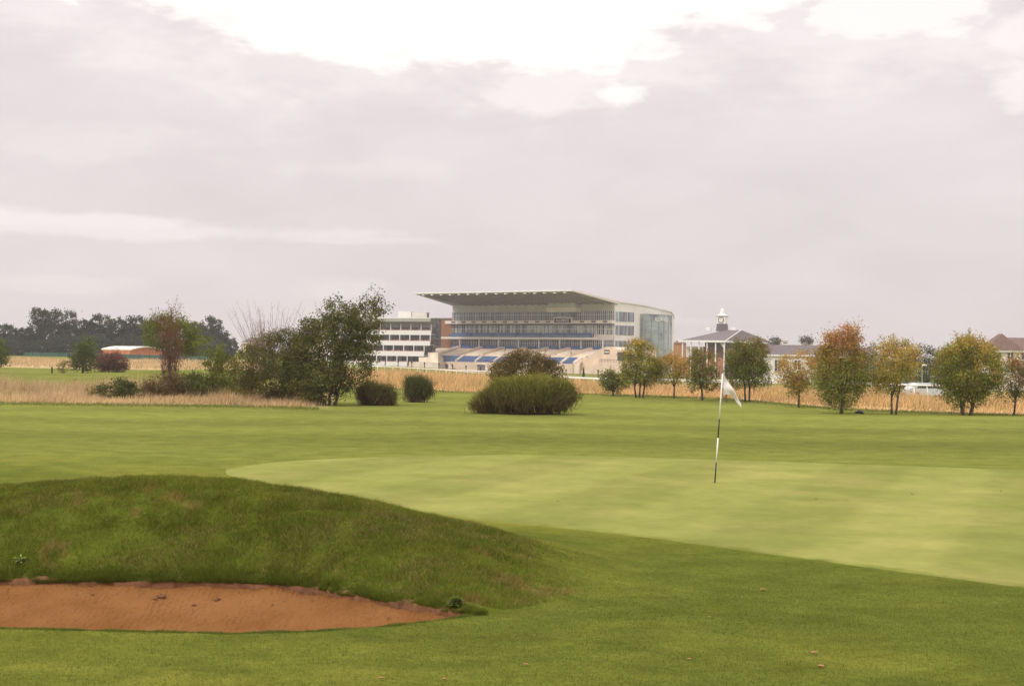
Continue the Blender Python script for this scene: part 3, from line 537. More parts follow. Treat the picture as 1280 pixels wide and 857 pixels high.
def stone(px, Y, s, lab, sand=True, m='soil', name='soil_clod', cat='clod', group=None, sq=.55):
    x = gx(px, Y); z = float(H(C([x]), C([Y]), sand=sand)[0]); V = []; n1, n2 = 7, 10; mb = MB()
    for a in range(n1 + 1):
        for b in range(n2):
            ph = math.pi * a / n1; t = 2 * math.pi * b / n2; r = s * (1 + random.uniform(-.22, .22)); V.append((x + r * math.sin(ph) * math.cos(t), Y + r * .8 * math.sin(ph) * math.sin(t), z + sq * r * math.cos(ph) + s * .25))
    fc = [(a * n2 + b, a * n2 + (b + 1) % n2, (a + 1) * n2 + (b + 1) % n2, (a + 1) * n2 + b) for a in range(n1) for b in range(n2)]
    mb.add(V, fc); tag(mb.build(name, m, at=(x, Y, z)), lab, cat, group)
cl = 'soil clods in the bunker'; cll = 'dark crumbly soil clod lying on the orange sand'
for px_, Y, s in ((206, 14.15, .05), (198, 14.05, .025), (247, 14.05, .022), (276, 14.2, .035), (120, 14.2, .02), (345, 14.0, .014), (490, 13.2, .013), (300, 13.7, .012)):
    stone(px_, Y, s, cll, group=cl)
stone(1075, 62.5, .2, 'small dark heap on the mown grass right of the red-topped tree', sand=False, m='black', name='dark_heap', cat='heap', sq=.45)
# ragged soil lip above the sand
p = np.linspace(-440, 590, 700); mbV = []; 
y1 = fYb(p) + .02; x1 = (p - 640) / F * y1
zt = np.array(Zb(y1)) + .015 + .03 * fbm(x1, y1, .25, 171) + .01; out_ = .02 + .08 * np.clip(fbm(x1, y1, .18, 181) + .15, 0, 1)
y2 = y1 - out_; x2 = (p - 640) / F * y2; zb_ = np.array(Zb(y1)) - .10
V = np.concatenate([np.stack([x1, y1 + .06, zt + .0], 1), np.stack([x2, y2 + .01, zt - .02], 1), np.stack([x2, y2 + .035, zb_], 1)])
n = len(p); i = np.arange(n - 1); Fc = np.concatenate([np.stack([i, i + 1, i + n + 1, i + n], 1), np.stack([i + n, i + n + 1, i + 2 * n + 1, i + 2 * n], 1)])
tag(mk('soil_lip', V, Fc, 'soil', smooth=True), kind='structure')
def weed(px, Y, s, n, lab, colr, zsand=False, dz=0):
    x = gx(px, Y); z = (float(H(C([x]), C([Y]), sand=True)[0]) if zsand else Hs(x, Y)) + dz; e = empty('weed', (x, Y, z), lab, 'plant'); O = C([x, Y, z])
    V = []; Fc = []; cv = []; st = MB()
    for k in range(n):
        th = rng.uniform(0, 6.283); el = rng.uniform(.25, 1.2); L = s * rng.uniform(.5, 1.1); d = C([math.cos(th) * math.cos(el), math.sin(th) * math.cos(el), math.sin(el)]); sd = C([-math.sin(th), math.cos(th), 0]) * L * (.2 if n < 50 else .06)
        b = len(V); mid = O + d * L * .6 + C([0, 0, .05 * L]); tip = O + d * L - C([0, 0, .15 * L]); V += [O, mid - sd, tip, mid + sd]; Fc.append((b, b + 1, b + 2, b + 3)); c_ = C(colr) * rng.uniform(.6, 1.5); cv += [c_] * 4
        st.tube([O, mid], [.003, .002], 4)
    mk('foliage', V, Fc, 'leaf', e, col=C(cv) * 1.7); st.build('stem', 'bark', e)
weed(335, solveY(335, 731) - .05, .11, 46, 'fresh green weed hanging over the bunker lip', (.10, .17, .02), dz=.05)
weed(574, solveY(574, 762) + .05, .12, 260, 'dark tuft of grass at the narrow end of the bunker', (.07, .10, .014))
weed(30, solveY(30, 722) + .08, .12, 60, 'pale weed patch over the bunker lip close to the picture edge', (.14, .19, .04))

# ------------------------------------------------------------------ racecourse rail
def rail(x0, x1, yf, label, H_=1.15, sp=5.0, group='white rails along the racecourse'):
    n = int(abs(x1 - x0) / sp * 3.0); n = min(n, 58); xs = np.linspace(x0, x1, n + 1); pts = [(x, yf(x), Hs(x, yf(x))) for x in xs]
    e = empty('running_rail', pts[0], label, 'rail', group)
    MB().tube([(a, b, c + H_) for a, b, c in pts], [.06] * len(pts), 8).build('top_rail', 'white', e, smooth=True)
    for a, b, c in pts: MB().tube([(a, b, c - .1), (a, b, c + H_ * .6), (a, b + .22, c + H_ - .02)], [.045, .045, .04], 6).build('post', 'white', e)
rail(44, -36, rail_y, 'white plastic running rail along the back of the golden grass')
rail(52, -30, lambda x: rail_y(x) + 26, 'second white running rail on the far side of the race track', sp=6)
# dark posts in front of the stands
for k, px_ in enumerate((465, 482, 498, 515, 531, 549, 566, 583, 601, 708, 748)):
    Y = 262 - k * 2; x_, y_, z_ = gp(px_, Y); mb = MB(); mb.tube([(x_, y_, z_ - .2), (x_, y_, z_ + 2.2)], [.09, .08], 6)
    mb.tube([(x_, y_, z_ + 2.15), (x_, y_, z_ + 2.4)], [.16, .12], 6); tag(mb.build('marker_post', 'dark', at=(x_, y_, z_)), 'thin dark post in the spaced line before the grandstand terrace', 'post', 'thin dark posts before the terrace')
x_, y_, z_ = gp(65.5, 128); mb = MB(); mb.tube([(x_, y_, z_ - .1), (x_, y_, z_ + .58), (x_, y_, z_ + .62)], [.07, .07, .05], 8); tag(mb.build('marker_post', 'black', at=(x_, y_, z_)), 'short black distance post on the far fairway by the sapling', 'post')
# lamp post right
x_, y_, z_ = gp(1153, 140); zt = ZC + (446.3 - 457) * 140 / F; e = empty('street_lamp', (x_, y_, z_), 'slim pale lamp post standing behind the rail among the trees', 'street lamp')
MB().tube([(x_, y_, z_ - .1), (x_, y_, zt)], [.07, .05], 8).build('pole', 'steel', e); mb = MB(); mb.tube([(x_, y_, zt), (x_ + .15, y_, zt + .06), (x_ + .45, y_, zt + .05)], [.07, .12, .06], 8); mb.build('lamp_head', 'white', e)

# ------------------------------------------------------------------ cars behind the rail
def car(px, Y, rz, m, lab, L=4.3, van=False):
    x, y, z = gp(px, Y); e = empty('parked_car', (x, y, z), lab, 'car', 'cars parked behind the rail'); ca, sa = math.cos(rz), math.sin(rz)
    def T(a, b, c): return (x + a * ca - b * sa, y + a * sa + b * ca, z + c)
    h = 1.45 if not van else 1.95
    prof = [(-L / 2, .35), (-L / 2, .85), (-L / 2 + .25, .95), (-L / 2 + (.5 if van else .75), h - .05), (-L / 2 + 1.0, h), (L / 2 - 1.7, h), (L / 2 - .95, .98), (L / 2 - .1, .8), (L / 2, .55), (L / 2, .35)]
    mb = MB(); mb.prism([T(a, -.85, c) for a, c in prof], [T(a, .85, c) for a, c in prof]); mb.build('body', m, e)
    for s in (-1, 1):
        w = [(-L / 2 + .8, 1.0), (-L / 2 + 1.05, h - .1), (L / 2 - 1.8, h - .1), (L / 2 - 1.15, 1.0)]; mb = MB(); mb.prism([T(a, s * .856, c) for a, c in w], [T(a, s * .87, c) for a, c in w]); mb.build('side_window', 'glassd', e)
        for a in (-L / 2 + .8, L / 2 - .8):
            mb = MB(); mb.tube([T(a, s * .68, .32), T(a, s * .88, .32)], [.32, .32], 16); wh = mb.build('wheel', 'tyre', e); mb = MB(); mb.tube([T(a, s * .88, .32), T(a, s * .89, .32)], [.2, .2], 12); mb.build('rim', 'steel', wh)
car(1160, 128, .1, 'silver', 'silver hatchback parked behind the rail by the lamp post'); car(1172, 134, .15, 'white', 'white van parked behind the silver hatchback', 4.8, True) if False else None
car(1136, 130, -.1, 'glassb', 'blue-grey car parked behind the yellow-green tree')

# ------------------------------------------------------------------ main grandstand
TH = R(36); D = 450.; g = Fr((gx(768, D), D, 0), (-math.cos(TH), math.sin(TH)), (math.sin(TH), math.cos(TH)))
GZ = -4.6
def wz(py): return g.w(768, py)
uL = g.u(565); e = empty('grandstand', g.P(uL / 2, 0, GZ), 'huge modern grandstand with a thin cantilever roof and three glazed levels', 'grandstand')
# end wall profile (v, w) : white, with rounded back
vB = g.v(842, 0); prof = [(0, GZ), (vB, GZ)]
zt_back = g.w(842, 389, 0, vB) ; rr = 3.6
zc_top = wz(376.2)
for k in range(9):
    t = k / 8 * math.pi / 2; prof.append((vB - rr + rr * math.cos(t), zt_back - rr * .75 + rr * .75 * math.sin(t)))
prof += [(18, (zt_back * 18 + zc_top * (vB - 18)) / vB + .35), (0, zc_top)]
mb = MB(); mb.prism([g.P(0, v, w) for v, w in prof], [g.P(uL, v, w) for v, w in prof], 0); mb.build('body', 'panel', e)
# parapet line along the end wall
mb = MB(); tp = [q for q in prof[3:]]
for a, b in zip(tp[:-1], tp[1:]):
    P = g.P; mb.hexa([P(-.35, a[0], a[1] - .25), P(.3, a[0], a[1] - .25), P(.3, b[0], b[1] - .25), P(-.35, b[0], b[1] - .25), P(-.35, a[0], a[1] + .22), P(.3, a[0], a[1] + .22), P(.3, b[0], b[1] + .22), P(-.35, b[0], b[1] + .22)])
mb.build('parapet', 'white', e)
# grey upper wall under the roof
g.one('upper_wall', 'grey', e, 0.2, uL - .2, -.10, -.003, wz(388.6), zc_top - .3)
levels = [(388.8, 400.2, 'glass'), (406.2, 420.5, 'glass2'), (425.2, 436, 'glass')]
nb = 18
for li, (t_, b_, gm) in enumerate(levels):
    for k in range(nb):
        u0 = uL * k / nb; u1 = uL * (k + 1) / nb; w0 = wz(b_); w1 = wz(t_); mb = MB()
        mt = [gm, 'white', 'glassd']; 
        sub = 5; 
        for q in range(sub):
            a = u0 + (u1 - u0) * q / sub; b = u0 + (u1 - u0) * (q + 1) / sub; dk = 2 if (random.random() < .13) else 0
            g.box(mb, a + .05, b - .05, -.22, -.105, w0, w1, dk)
            g.box(mb, a - .045, a + .045, -.34, -.20, w0, w1, 1)
        g.box(mb, u0 + .05, u1 - .05, -.36, -.345, w0 + (w1 - w0) * .62, w0 + (w1 - w0) * .66, 1)
        mb.build('window', mt, e)
# floor fascias and balconies
def fascia(name, t_, b_, vf, u0, u1, m='cream', back=-.4):
    return g.one(name, m, e, u0, u1, vf, back, wz(b_), wz(t_))
f1 = fascia('upper_balcony', 400.2, 404.4, -2.2, -.3, uL + 1.5)
for k in range(15):
    uc = uL * (k + .5) / 15
    if abs(uc - g.u(703)) > 4: g.one('vent', 'vent', f1, uc - .85, uc + .85, -2.26, -2.205, wz(403.2), wz(400.9))
g.one('shadow_gap', 'dark', e, -.2, uL + 1.2, -1.7, -.4, wz(405.9), wz(404.45))
mb = MB()
for k in range(20):
    uu = uL * k / 19; g.box(mb, uu - .03, uu + .03, -2.1, -2.05, wz(400.2), wz(397.6))
g.box(mb, 0, uL, -2.12, -2.03, wz(397.6), wz(397.2)); mb.build('handrail', 'greyg', f1)
f2 = fascia('middle_balcony', 422.0, 424.6, -3.4, 6.0, uL + 2.2)
g.one('wall_panel', 'panel', e, .0, 7.5, -.5, -.365, wz(425), wz(418.2))
for k in range(6):
    a = 8 + (uL - 8) * k / 6; b = a + (uL - 8) / 6 - .9; mb = MB()
    for r_ in range(3): g.box(mb, a, b, -3.1 + r_ * .9, -2.6 + r_ * .9, wz(421.9), wz(421.9) + .75 + r_ * .35)
    mb.build('seat_row', 'blue', f2)
mb = MB(); g.box(mb, 6, uL + 2, -3.45, -3.4, wz(420.4), wz(419.9)); mb.build('handrail', 'steel', f2)
for k in range(7):
    a = 3 + (uL - 3) * k / 7; b = a + (uL - 3) / 7 - .8; mb = MB()
    for r_ in range(3): g.box(mb, a, b, -2.6 + r_ * .75, -2.2 + r_ * .75, wz(437.4), wz(435.6) + r_ * .55 - .4)
    mb.build('seat_row', 'blue', e)
for k in range(8):
    a = uL * (k + .35) / 8; g.one('column', 'cream', e, a - .18, a + .18, -2.6, -2.2, wz(436), wz(424.7)); 
# commentary box and sign pod
u0, u1 = g.u(722, -2), g.u(685, -2); bxp = empty('commentary_box', g.P((u0 + u1) / 2, -2, wz(390)), None, None); bxp.parent = e; bxp.location = C(bxp.location) - C(e.location)
g.one('wall', 'cream', bxp, u0, u1, -3.2, -.12, wz(389.6), wz(384)); g.one('window', 'grey', bxp, u0 + .3, u1 - .3, -3.1, -.12, wz(384) + .003, wz(376.6)); g.one('roof', 'grey', bxp, u0, u1, -3.3, -.12, wz(376.5), wz(375.6))
u0, u1 = g.u(714, -3), g.u(691.5, -3); g.one('sign_pod', 'cream', e, u0, u1, -2.9, -2.27, wz(404.6), wz(396.2)); g.one('pod_window', 'glass', e, u0 + .2, u1 - .2, -1.5, -.4, wz(396.2), wz(389.7))
u0, u1 = g.u(713, -3), g.u(692.5, -3); sg = g.one('sign', 'purple', e, u0, u1, -2.98, -2.905, wz(403.4), wz(397.6))
mb = MB(); 
for b in ((u0 - .12, u1 + .12, wz(397.6), wz(397.2)), (u0 - .12, u1 + .12, wz(403.8), wz(403.4))): g.box(mb, b[0], b[1], -3.02, -2.9, b[2], b[3])
mb.build('frame', 'white', sg)
def text(body, size, loc, rot, m, parent, name='lettering', sx=1.0):
    cu = bpy.data.curves.new(name, 'FONT'); cu.body = body; cu.size = size; cu.extrude = .02; cu.align_x = 'CENTER'; cu.align_y = 'CENTER'; cu.offset = .012 * size; o = bpy.data.objects.new(name, cu); COL.objects.link(o)
    dg = bpy.context.evaluated_depsgraph_get(); me = bpy.data.meshes.new_from_object(o.evaluated_get(dg)); bpy.data.objects.remove(o)
    me.materials.clear(); me.materials.append(M[m]); o = bpy.data.objects.new(name, me); COL.objects.link(o); o.location = C(loc) - wloc(parent); o.rotation_euler = rot; o.scale = (sx, 1, 1); o.parent = parent; return o
text('ALLIANCE', 1.35, g.P((u0 + u1) / 2, -3.02, wz(400.6)), (math.pi / 2, 0, -TH), 'white', sg, sx=.82)
# end wall windows and glass stair tower
vw = g.v(792, 0)
for (t_, b_) in ((389.2, 401.3), (406.3, 418.2), (425.6, 433.6)):
    vs = [.05, 1.9, vw * .62, vw]
    for k in range(3): 
        mb = MB(); a, b = vs[k], vs[k + 1]; g.box(mb, -.14, -.003, a + .12, b - .12, wz(b_), wz(t_), 0); g.box(mb, -.22, -.01, a - .1, a + .1, wz(b_) - .1, wz(t_) + .1, 1); mb.build('end_window', ['glassb' if k == 0 else 'glass', 'cream'], e)
v0, v1 = g.v(800, 0), g.v(835.5, 0); mb = MB(); nn = 10; bot = []; 
for k in range(nn + 1): t = k / nn; bot.append((-.4 - 2.2 * math.sin(math.pi * (t * .8 + .1)), v0 + (v1 - v0) * t))
bot += [(-.01, v1), (-.01, v0)]; wt = g.w(820, 393.2, 0, (v0 + v1) / 2)
mb.prism([g.P(a, b, GZ) for a, b in bot], [g.P(a, b, wt) for a, b in bot]); tw = mb.build('stair_tower_glass', 'glass3', e)
mb = MB()
for k in (0, 2, 4, 6, 8, 10):
    a, b = bot[k]; g.box(mb, a - .12, a + .05, b - .09, b + .09, GZ, wt + .02)
for j in range(11):
    zq = wt - j * 1.9
    for k in range(nn):
        a, b = bot[k]; c_, d_ = bot[k + 1]; P = g.P; mb.hexa([P(a - .06, b, zq - .14), P(c_ - .06, d_, zq - .14), P(c_ + .02, d_, zq - .14), P(a + .02, b, zq - .14), P(a - .06, b, zq + .07), P(c_ - .06, d_, zq + .07), P(c_ + .02, d_, zq + .07), P(a + .02, b, zq + .07)])
mb.build('mullion', 'steel', tw)
text('ALLIANCE', 1.75, g.P(-3.1, v0 + (v1 - v0) * .46, g.w(826, 400, 0, 28)), (math.pi / 2, 0, math.pi / 2 - TH), 'white', tw, sx=1.15)
# cantilever roof
vF = g.v(712, 0); uT = g.u(517.5, vF); wF = g.w(712, 362.2, 0, vF); wE = zc_top + .05
def rp(n=10):
    top = []; bt = []
    for k in range(n + 1):
        t = k / n; v = vF + (1.5 - vF) * t; w = wF + (wE - wF) * t + .0 * math.sin(math.pi * t); top.append((v, w)); bt.append((v, w - .4 - .55 * t))
    return top, bt
tpf, btf = rp(); outl = tpf + btf[::-1]
def uat(v, end): # the left end tapers slightly
    return -.6 if end == 0 else uT + (uL + .5 - uT) * (v - vF) / (-vF)
mb = MB(); n = len(outl)
V = [g.P(uat(v, 0), v, w) for v, w in outl] + [g.P(uat(v, 1), v, w) for v, w in outl]; Fc = [tuple(range(n)), tuple(range(n, 2 * n))[::-1]] + [(i, i + n, (i + 1) % n + n, (i + 1) % n) for i in range(n)]
mi = []; nt_ = len(tpf)
for k, f in enumerate(Fc): mi.append(1 if (k >= 2 and nt_ <= k - 2 < n - 1) else 0)
mb.V = V; mb.F = Fc; mb.m = mi; rf = mb.build('roof', ['white', 'soffit'], e)
for k in range(22):
    uc = (uT - 1) * (k + .5) / 22; mb = MB()
    for a, b in zip(btf[:-1], btf[1:]):
        P = g.P; x0_ = uc - .14; x1_ = uc + .14; mb.hexa([P(x0_, a[0], a[1] - .38), P(x1_, a[0], a[1] - .38), P(x1_, b[0], b[1] - .38), P(x0_, b[0], b[1] - .38), P(x0_, a[0], a[1]), P(x1_, a[0], a[1]), P(x1_, b[0], b[1]), P(x0_, b[0], b[1])])
    mb.build('rib', 'soffit_rib', rf)
for k in range(16):
    uc = (uT - 2) * (k + .6) / 16; mb = MB(); g.box(mb, uc - .4, uc + .4, vF + .1, vF + .9, wF - .95, wF - .62); mb.build('floodlight', 'cream', rf)
mb = MB(); g.box(mb, -.6, uT, vF - .06, vF - .003, wF - .32, wF + .05); mb.build('gutter', 'white', rf)
for vv, ww in ((-.62, 0),):
    mb = MB()
    for a, b in zip(tpf[:-1], tpf[1:]):
        P = g.P; mb.hexa([P(-.75, a[0], a[1] - .4), P(-.603, a[0], a[1] - .4), P(-.603, b[0], b[1] - .4), P(-.75, b[0], b[1] - .4), P(-.75, a[0], a[1] + .1), P(-.603, a[0], a[1] + .1), P(-.603, b[0], b[1] + .1), P(-.75, b[0], b[1] + .1)])
    mb.build('roof_edge', 'cream', rf)

# terraces in front of it: a thing of its own
vT0, vT1, vS, vW = -3.5, -11, -12.5, -17.5
te = empty('spectator_terrace', g.P(uL / 2, -10, GZ), 'pale concrete spectator terrace with blue seat blocks in front of the modern grandstand', 'terrace')
zT = wz(437.2); uA = g.u(553, vT0); uE = g.u(757, vT0)
ns = 12; mb = MB()
for k in range(ns):
    v = vT0 + (vT1 - vT0) * k / ns; g.box(mb, g.u(748, v), uA + 2, v + (vT1 - vT0) / ns, v, GZ, zT - (zT - 1.0) * k / ns, 0)
mb.build('upper_steps', 'conc2', te)
for k in range(7):   # humped aisles and dividing walls
    px_ = 566 + k * 27.5; ua = g.u(px_, -7); mb = MB(); P = g.P
    mb.hexa([P(ua - .5, vT0, zT - 1), P(ua + .5, vT0, zT - 1), P(ua + 4.2, vT1, 1.0), P(ua + 3.0, vT1, 1.0), P(ua - .8, vT0, zT + .75), P(ua + .8, vT0, zT + .75), P(ua + 4.6, vT1, 1.9), P(ua + 3.0, vT1, 1.9)]); mb.build('dividing_wall', 'conc', te)
mb = MB(); g.box(mb, g.u(742, vS), g.u(520, vS), vS, vT1 + .02, GZ, .75); mb.build('walkway', 'conc2', te)
blocks = [(524, 541), (543, 573), (575.5, 597), (600, 620), (623, 640), (645, 672), (678, 704), (706, 720)]
for a, b in blocks:
    mb = MB(); u1_, u0_ = g.u(a, -15), g.u(b, -15)
    for r_ in range(6):
        v = vW + 1.0 + r_ * .68; g.box(mb, u0_, u1_, v, v + .42, -1.0 + r_ * .31, -.48 + r_ * .31)
    mb.build('seat_block', 'blue', te)
    P = g.P; mb = MB(); mb.hexa([P(u0_ - 1.0, vW + .7, -1.2), P(u0_ - .1, vW + .7, -1.2), P(u0_ - .1, vS - .05, -.5), P(u0_ - 1.0, vS - .05, -.5), P(u0_ - 1.0, vW + .7, -.25), P(u0_ - .1, vW + .7, -.25), P(u0_ - .1, vS - .05, 1.5), P(u0_ - 1.0, vS - .05, 1.5)]); mb.build('aisle_wall', 'conc2', te)
mb = MB()
for r_ in range(6):
    v = vW + .6 + r_ * .73; g.box(mb, g.u(724, v), g.u(516, v), v, v + .73, GZ, -1.25 + r_ * .27 + .08)
mb.build('lower_steps', 'conc2', te)
fw = g.one('front_wall', 'conc', te, g.u(716, vW), g.u(513, vW), vW, vW + .58, GZ, -.9)
mb = MB()
for k in range(90):
    uu = g.u(716, vW) + (g.u(513, vW) - g.u(716, vW)) * k / 89; g.box(mb, uu - .04, uu + .04, vW + .05, vW + .12, -.9, -.25)
g.box(mb, g.u(716, vW), g.u(513, vW), vW + .04, vW + .13, -.25, -.18); mb.build('handrail', 'dark', te)
for c_ in (520, 556, 602, 640, 680):
    u1_, u0_ = g.u(c_ - 5, vW), g.u(c_ + 5, vW); op = g.one('doorway', 'vent', te, u0_, u1_, vW - .03, vW - .003, -3.6, -1.7); mb = MB(); g.box(mb, u0_ - .4, u1_ + .4, vW - .5, vW - .04, -1.7, -1.35); mb.build('lintel', 'conc2', op)
    mb = MB(); P = g.P; ux = u0_ - 1.2; uy = ux - 3.2
    for k in range(8):
        t0 = k / 8; g.box(mb, uy + (ux - uy) * t0, uy + (ux - uy) * (t0 + .125), vW - 1.6, vW - .005, GZ, -4.3 + k * .4)
    mb.build('stair', 'conc2', te)
# stair wing at the end of the terrace
P = g.P; wing = empty('stair_wing', g.P(g.u(735, vW), vW, GZ), None, None); wing.parent = te; wing.location = C(wing.location) - C(te.location)
def pw(px_, py_, v): return (g.u(px_, v), g.w(px_, py_, g.u(px_, v), v))
pl = [(700, 470.5), (700, 466), (722, 455), (748, 437), (757, 433.2), (766, 433.5), (773, 437), (800, 437), (800, 471)]
q = [pw(a, b, -13) for a, b in pl]; mb = MB(); mb.prism([P(u, -13, w) for u, w in q], [P(u, -3.0, w) for u, w in q]); mb.build('wall', 'conc', wing)
pl = [(716, 471), (716, 469), (750, 452.5), (800, 452.5), (800, 471)]; q = [pw(a, b, -16) for a, b in pl]; mb = MB(); mb.prism([P(u, -16, w) for u, w in q], [P(u, -13.02, w) for u, w in q]); mb.build('ramp_wall', 'conc', wing)
q0 = pw(772, 450.5, -13); q1 = pw(790, 440, -13); g.one('dark_opening', 'glassd', wing, q1[0], q0[0], -13.06, -13.003, q0[1], q1[1])
q0 = pw(755.5, 442.2, -13); q1 = pw(762, 437.2, -13); sg2 = g.one('sign', 'purple', wing, q1[0], q0[0], -13.09, -13.003, q0[1], q1[1]); mb = MB(); um = (q0[1] + q1[1]) / 2; g.box(mb, q1[0] + .12, q0[0] - .12, -13.11, -13.093, um - .2, um + .2); mb.build('stripe', 'cream', sg2)
mb = MB(); a = pw(750, 451, -15.9); b = pw(790, 451, -15.9); 
for k in range(22): uu = b[0] + (a[0] - b[0]) * k / 21; g.box(mb, uu - .05, uu + .05, -15.9, -15.8, a[1] - .5, a[1] + .45)
g.box(mb, b[0], a[0], -15.92, -15.82, a[1] + .45, a[1] + .55); mb.build('railing', 'dark', wing)
# few people would be specks: a row of lamp standards on the terrace
for k, (px_, py0, py1) in enumerate(((714, 451, 441), (734, 451, 446), (662, 451, 444))):
    v = -12; u_ = g.u(px_, v); mb = MB(); w0 = 1.44; g.box(mb, u_ - .08, u_ + .08, v - .08, v + .08, w0, g.w(px_, py1, u_, v)); g.box(mb, u_ - .35, u_ + .35, v - .15, v + .15, g.w(px_, py1, u_, v), g.w(px_, py1, u_, v) + .25)
    mb.build('lamp_standard', 'vent', te)

# ------------------------------------------------------------------ old white stand
T2 = R(16); D2 = 470.; h = Fr((gx(543, D2), D2, 0), (-math.cos(T2), math.sin(T2)), (math.sin(T2), math.cos(T2)))
def hz_(py): return h.w(520, py)
uL2 = h.u(395); e = empty('white_stand', h.P(uL2 / 2, 0, GZ), 'older tiered stand with white balconies and a flat grey-green roof, left of the modern one', 'grandstand')
h.one('wall', 'glassd', e, .6, uL2, 0, 3, GZ, hz_(409)); h.one('upper_wall', 'greyg', e, .6, uL2, -.05, 3, hz_(409), hz_(402.3))
h.one('roof', 'greyg', e, -.4, uL2, -5.2, 3.4, hz_(402.2), hz_(397.4)); h.one('roof_edge', 'panel', e, -.5, uL2, -5.3, -5.203, hz_(398.6), hz_(397.2))
tiers = [(413, 418.6, -4.2, 0, 543), (426, 431.8, -5.2, 0, 543), (439, 445, -6.4, 0, 530), (452, 458.2, -7.8, 0, 509)]
for t_, b_, v, _, pr in tiers:
    u0_ = max(h.u(pr, v), -.3); bl = h.one('balcony', 'white', e, u0_, uL2, v, v + .35, hz_(b_), hz_(t_)); h.one('floor', 'grey', bl, u0_, uL2, v + .353, -.003 if v > -6 else -.003, hz_(b_) + .1, hz_(b_) + .4)
    mb = MB(); nfl = int((uL2 - u0_) / 1.2)
    for k in range(nfl): uu = u0_ + .6 + k * 1.2; hh = random.uniform(.15, .45); h.box(mb, uu - .45, uu + .45, v + .05, v + .3, hz_(t_) + .002, hz_(t_) + hh)
    mb.build('flower_box', 'pink', bl)
    for k in range(int((uL2 - u0_) / 3.6) + 1):
        uu = u0_ + .2 + k * 3.6; h.one('post', 'white', bl, uu - .12, uu + .12, v + .6, v + .85, hz_(t_) - .6, min(hz_(t_) + 2.1, hz_(402.3)))
    for k in range(int((uL2 - u0_) / 3.6)):
        uu = u0_ + 1 + k * 3.6; h.one('glass_door', 'glass', bl, uu, uu + 1.1, -.12, -.053, hz_(t_), hz_(t_) + 1.9)
for a_, b_, py_ in ((549, 512, 452), (546, 522, 446), (544, 531, 440)): h.one('side_steps', 'conc2', e, h.u(a_, -7.5), h.u(b_, -7.5), -8 + (452 - py_) * .3, -.2 + .01 * (452 - py_), GZ, hz_(py_))
h.one('plinth', 'cream', e, h.u(505, -8.4), uL2, -8.6, -.1, GZ, hz_(459))
a0, a1 = h.u(517, 3), h.u(501, 3); h.one('plant_room', 'white', e, a0, a1, .2, 3, hz_(397.3), hz_(388.8)); a0, a1 = h.u(536, 3), h.u(517, 3); h.one('plant_room', 'panel', e, a0 , a1 - .05, .6, 3, hz_(397.3), hz_(390))
# stair block between
k_ = Fr((gx(566, 490), 490., 0), (-math.cos(T2), math.sin(T2)), (math.sin(T2), math.cos(T2))); kz = lambda py: k_.w(556, py)
e = empty('stair_block', k_.P(2, 0, GZ), 'narrow brick and dark glass stair block between the two stands', 'building')
k_.one('brick_wall', 'brick', e, k_.u(566), k_.u(551.3), 0, 5, GZ, kz(399.5)); k_.one('glazing', 'glassd', e, k_.u(551.2), k_.u(544), .3, 12, GZ, kz(398.5)); k_.one('roof', 'greyg', e, k_.u(562), k_.u(543.2), -.3, 12.2, kz(398.4), kz(397.0))
mb = MB()
for py_ in (404, 412, 423.5, 433): k_.box(mb, k_.u(551.2), k_.u(544), .2, .297, kz(py_) - .12, kz(py_) + .12)
mb.build('floor_band', 'vent', e)
# terrace link in front of it

# ------------------------------------------------------------------ clock pavilion
T3 = R(25); D3 = 380.; q = Fr((gx(906, D3), D3, 0), (-math.cos(T3), math.sin(T3)), (math.sin(T3), math.cos(T3))); qz = lambda px, py, u=0, v=0: q.w(px, py, u, v)
zg = Hs(gx(900, D3), D3) - .3; uW = q.u(850); vD = q.v(965); we = qz(906, 426); wr = q.w(915, 411, 4, 8)
e = empty('pavilion', q.P(uW / 2, vD / 2, zg), 'hip-roofed pavilion with white columns and a white clock turret', 'pavilion')
mb = MB(); P = q.P; rid = vD * .5; rl = min(vD, uW) * .36
r0 = P(rl * .55, rid, wr); r1 = P(uW - rl * 1.25, rid, wr)
c0, c1, c2, c3 = P(-.3, -.3, we), P(uW + .3, -.3, we), P(uW + .3, vD + .3, we), P(-.3, vD + .3, we)
mb.add([c0, c1, c2, c3, r0, r1], [(0, 4, 5, 1), (1, 5, 2), (2, 5, 4, 3), (3, 4, 0), (0, 1, 2, 3)]); rf = mb.build('roof', 'slate', e)
mb = MB()
for a, b in ((c0, r0), (c3, r0)): mb.tube([C(a) + C([0, 0, .05]), C(b) + C([0, 0, .05])], [.13, .13], 5)
mb.tube([C(r0), C(r1)], [.08, .08], 5)
mb.build('hip_tile', 'panel', rf)
mb = MB(); q.box(mb, -.4, uW + .4, -.42, -.3, we - .35, we + .12); q.box(mb, -.42, -.3, -.3, vD + .4, we - .35, we + .12); mb.build('fascia', 'white', e)
cl_ = [0.0, .19, .38, .56, .74, .93]
for t in cl_: q.one('column', 'white', e, uW * t + .05, uW * t + .35, .05, .35, zg, we - .36)
for t in (.34, .67, .97): q.one('column', 'white', e, .05, .35, vD * t, vD * t + .3, zg, we - .36)
for s in (.45, 1): 
    mb = MB(); mb.tube([P(.2, .2, we - 2.0), P(.2 + 1.1 * s, .2, we - .45)], [.1, .1], 5); mb.tube([P(.2, .2, we - 2.0), P(.2, 1.1 * s + .2, we - .45)], [.1, .1], 5); mb.build('bracket', 'white', e)
q.one('inner_wall', 'brick2', e, 1.2, uW * .5, 2.5, vD - .5, zg, we - .4); q.one('inner_wall', 'panel', e, uW * .55, uW - .6, 3.5, vD - .5, zg, we - 1.6); q.one('window', 'glassd', e, uW * .6, uW * .8, 3.4, 3.497, we - 4.2, we - 2.2)
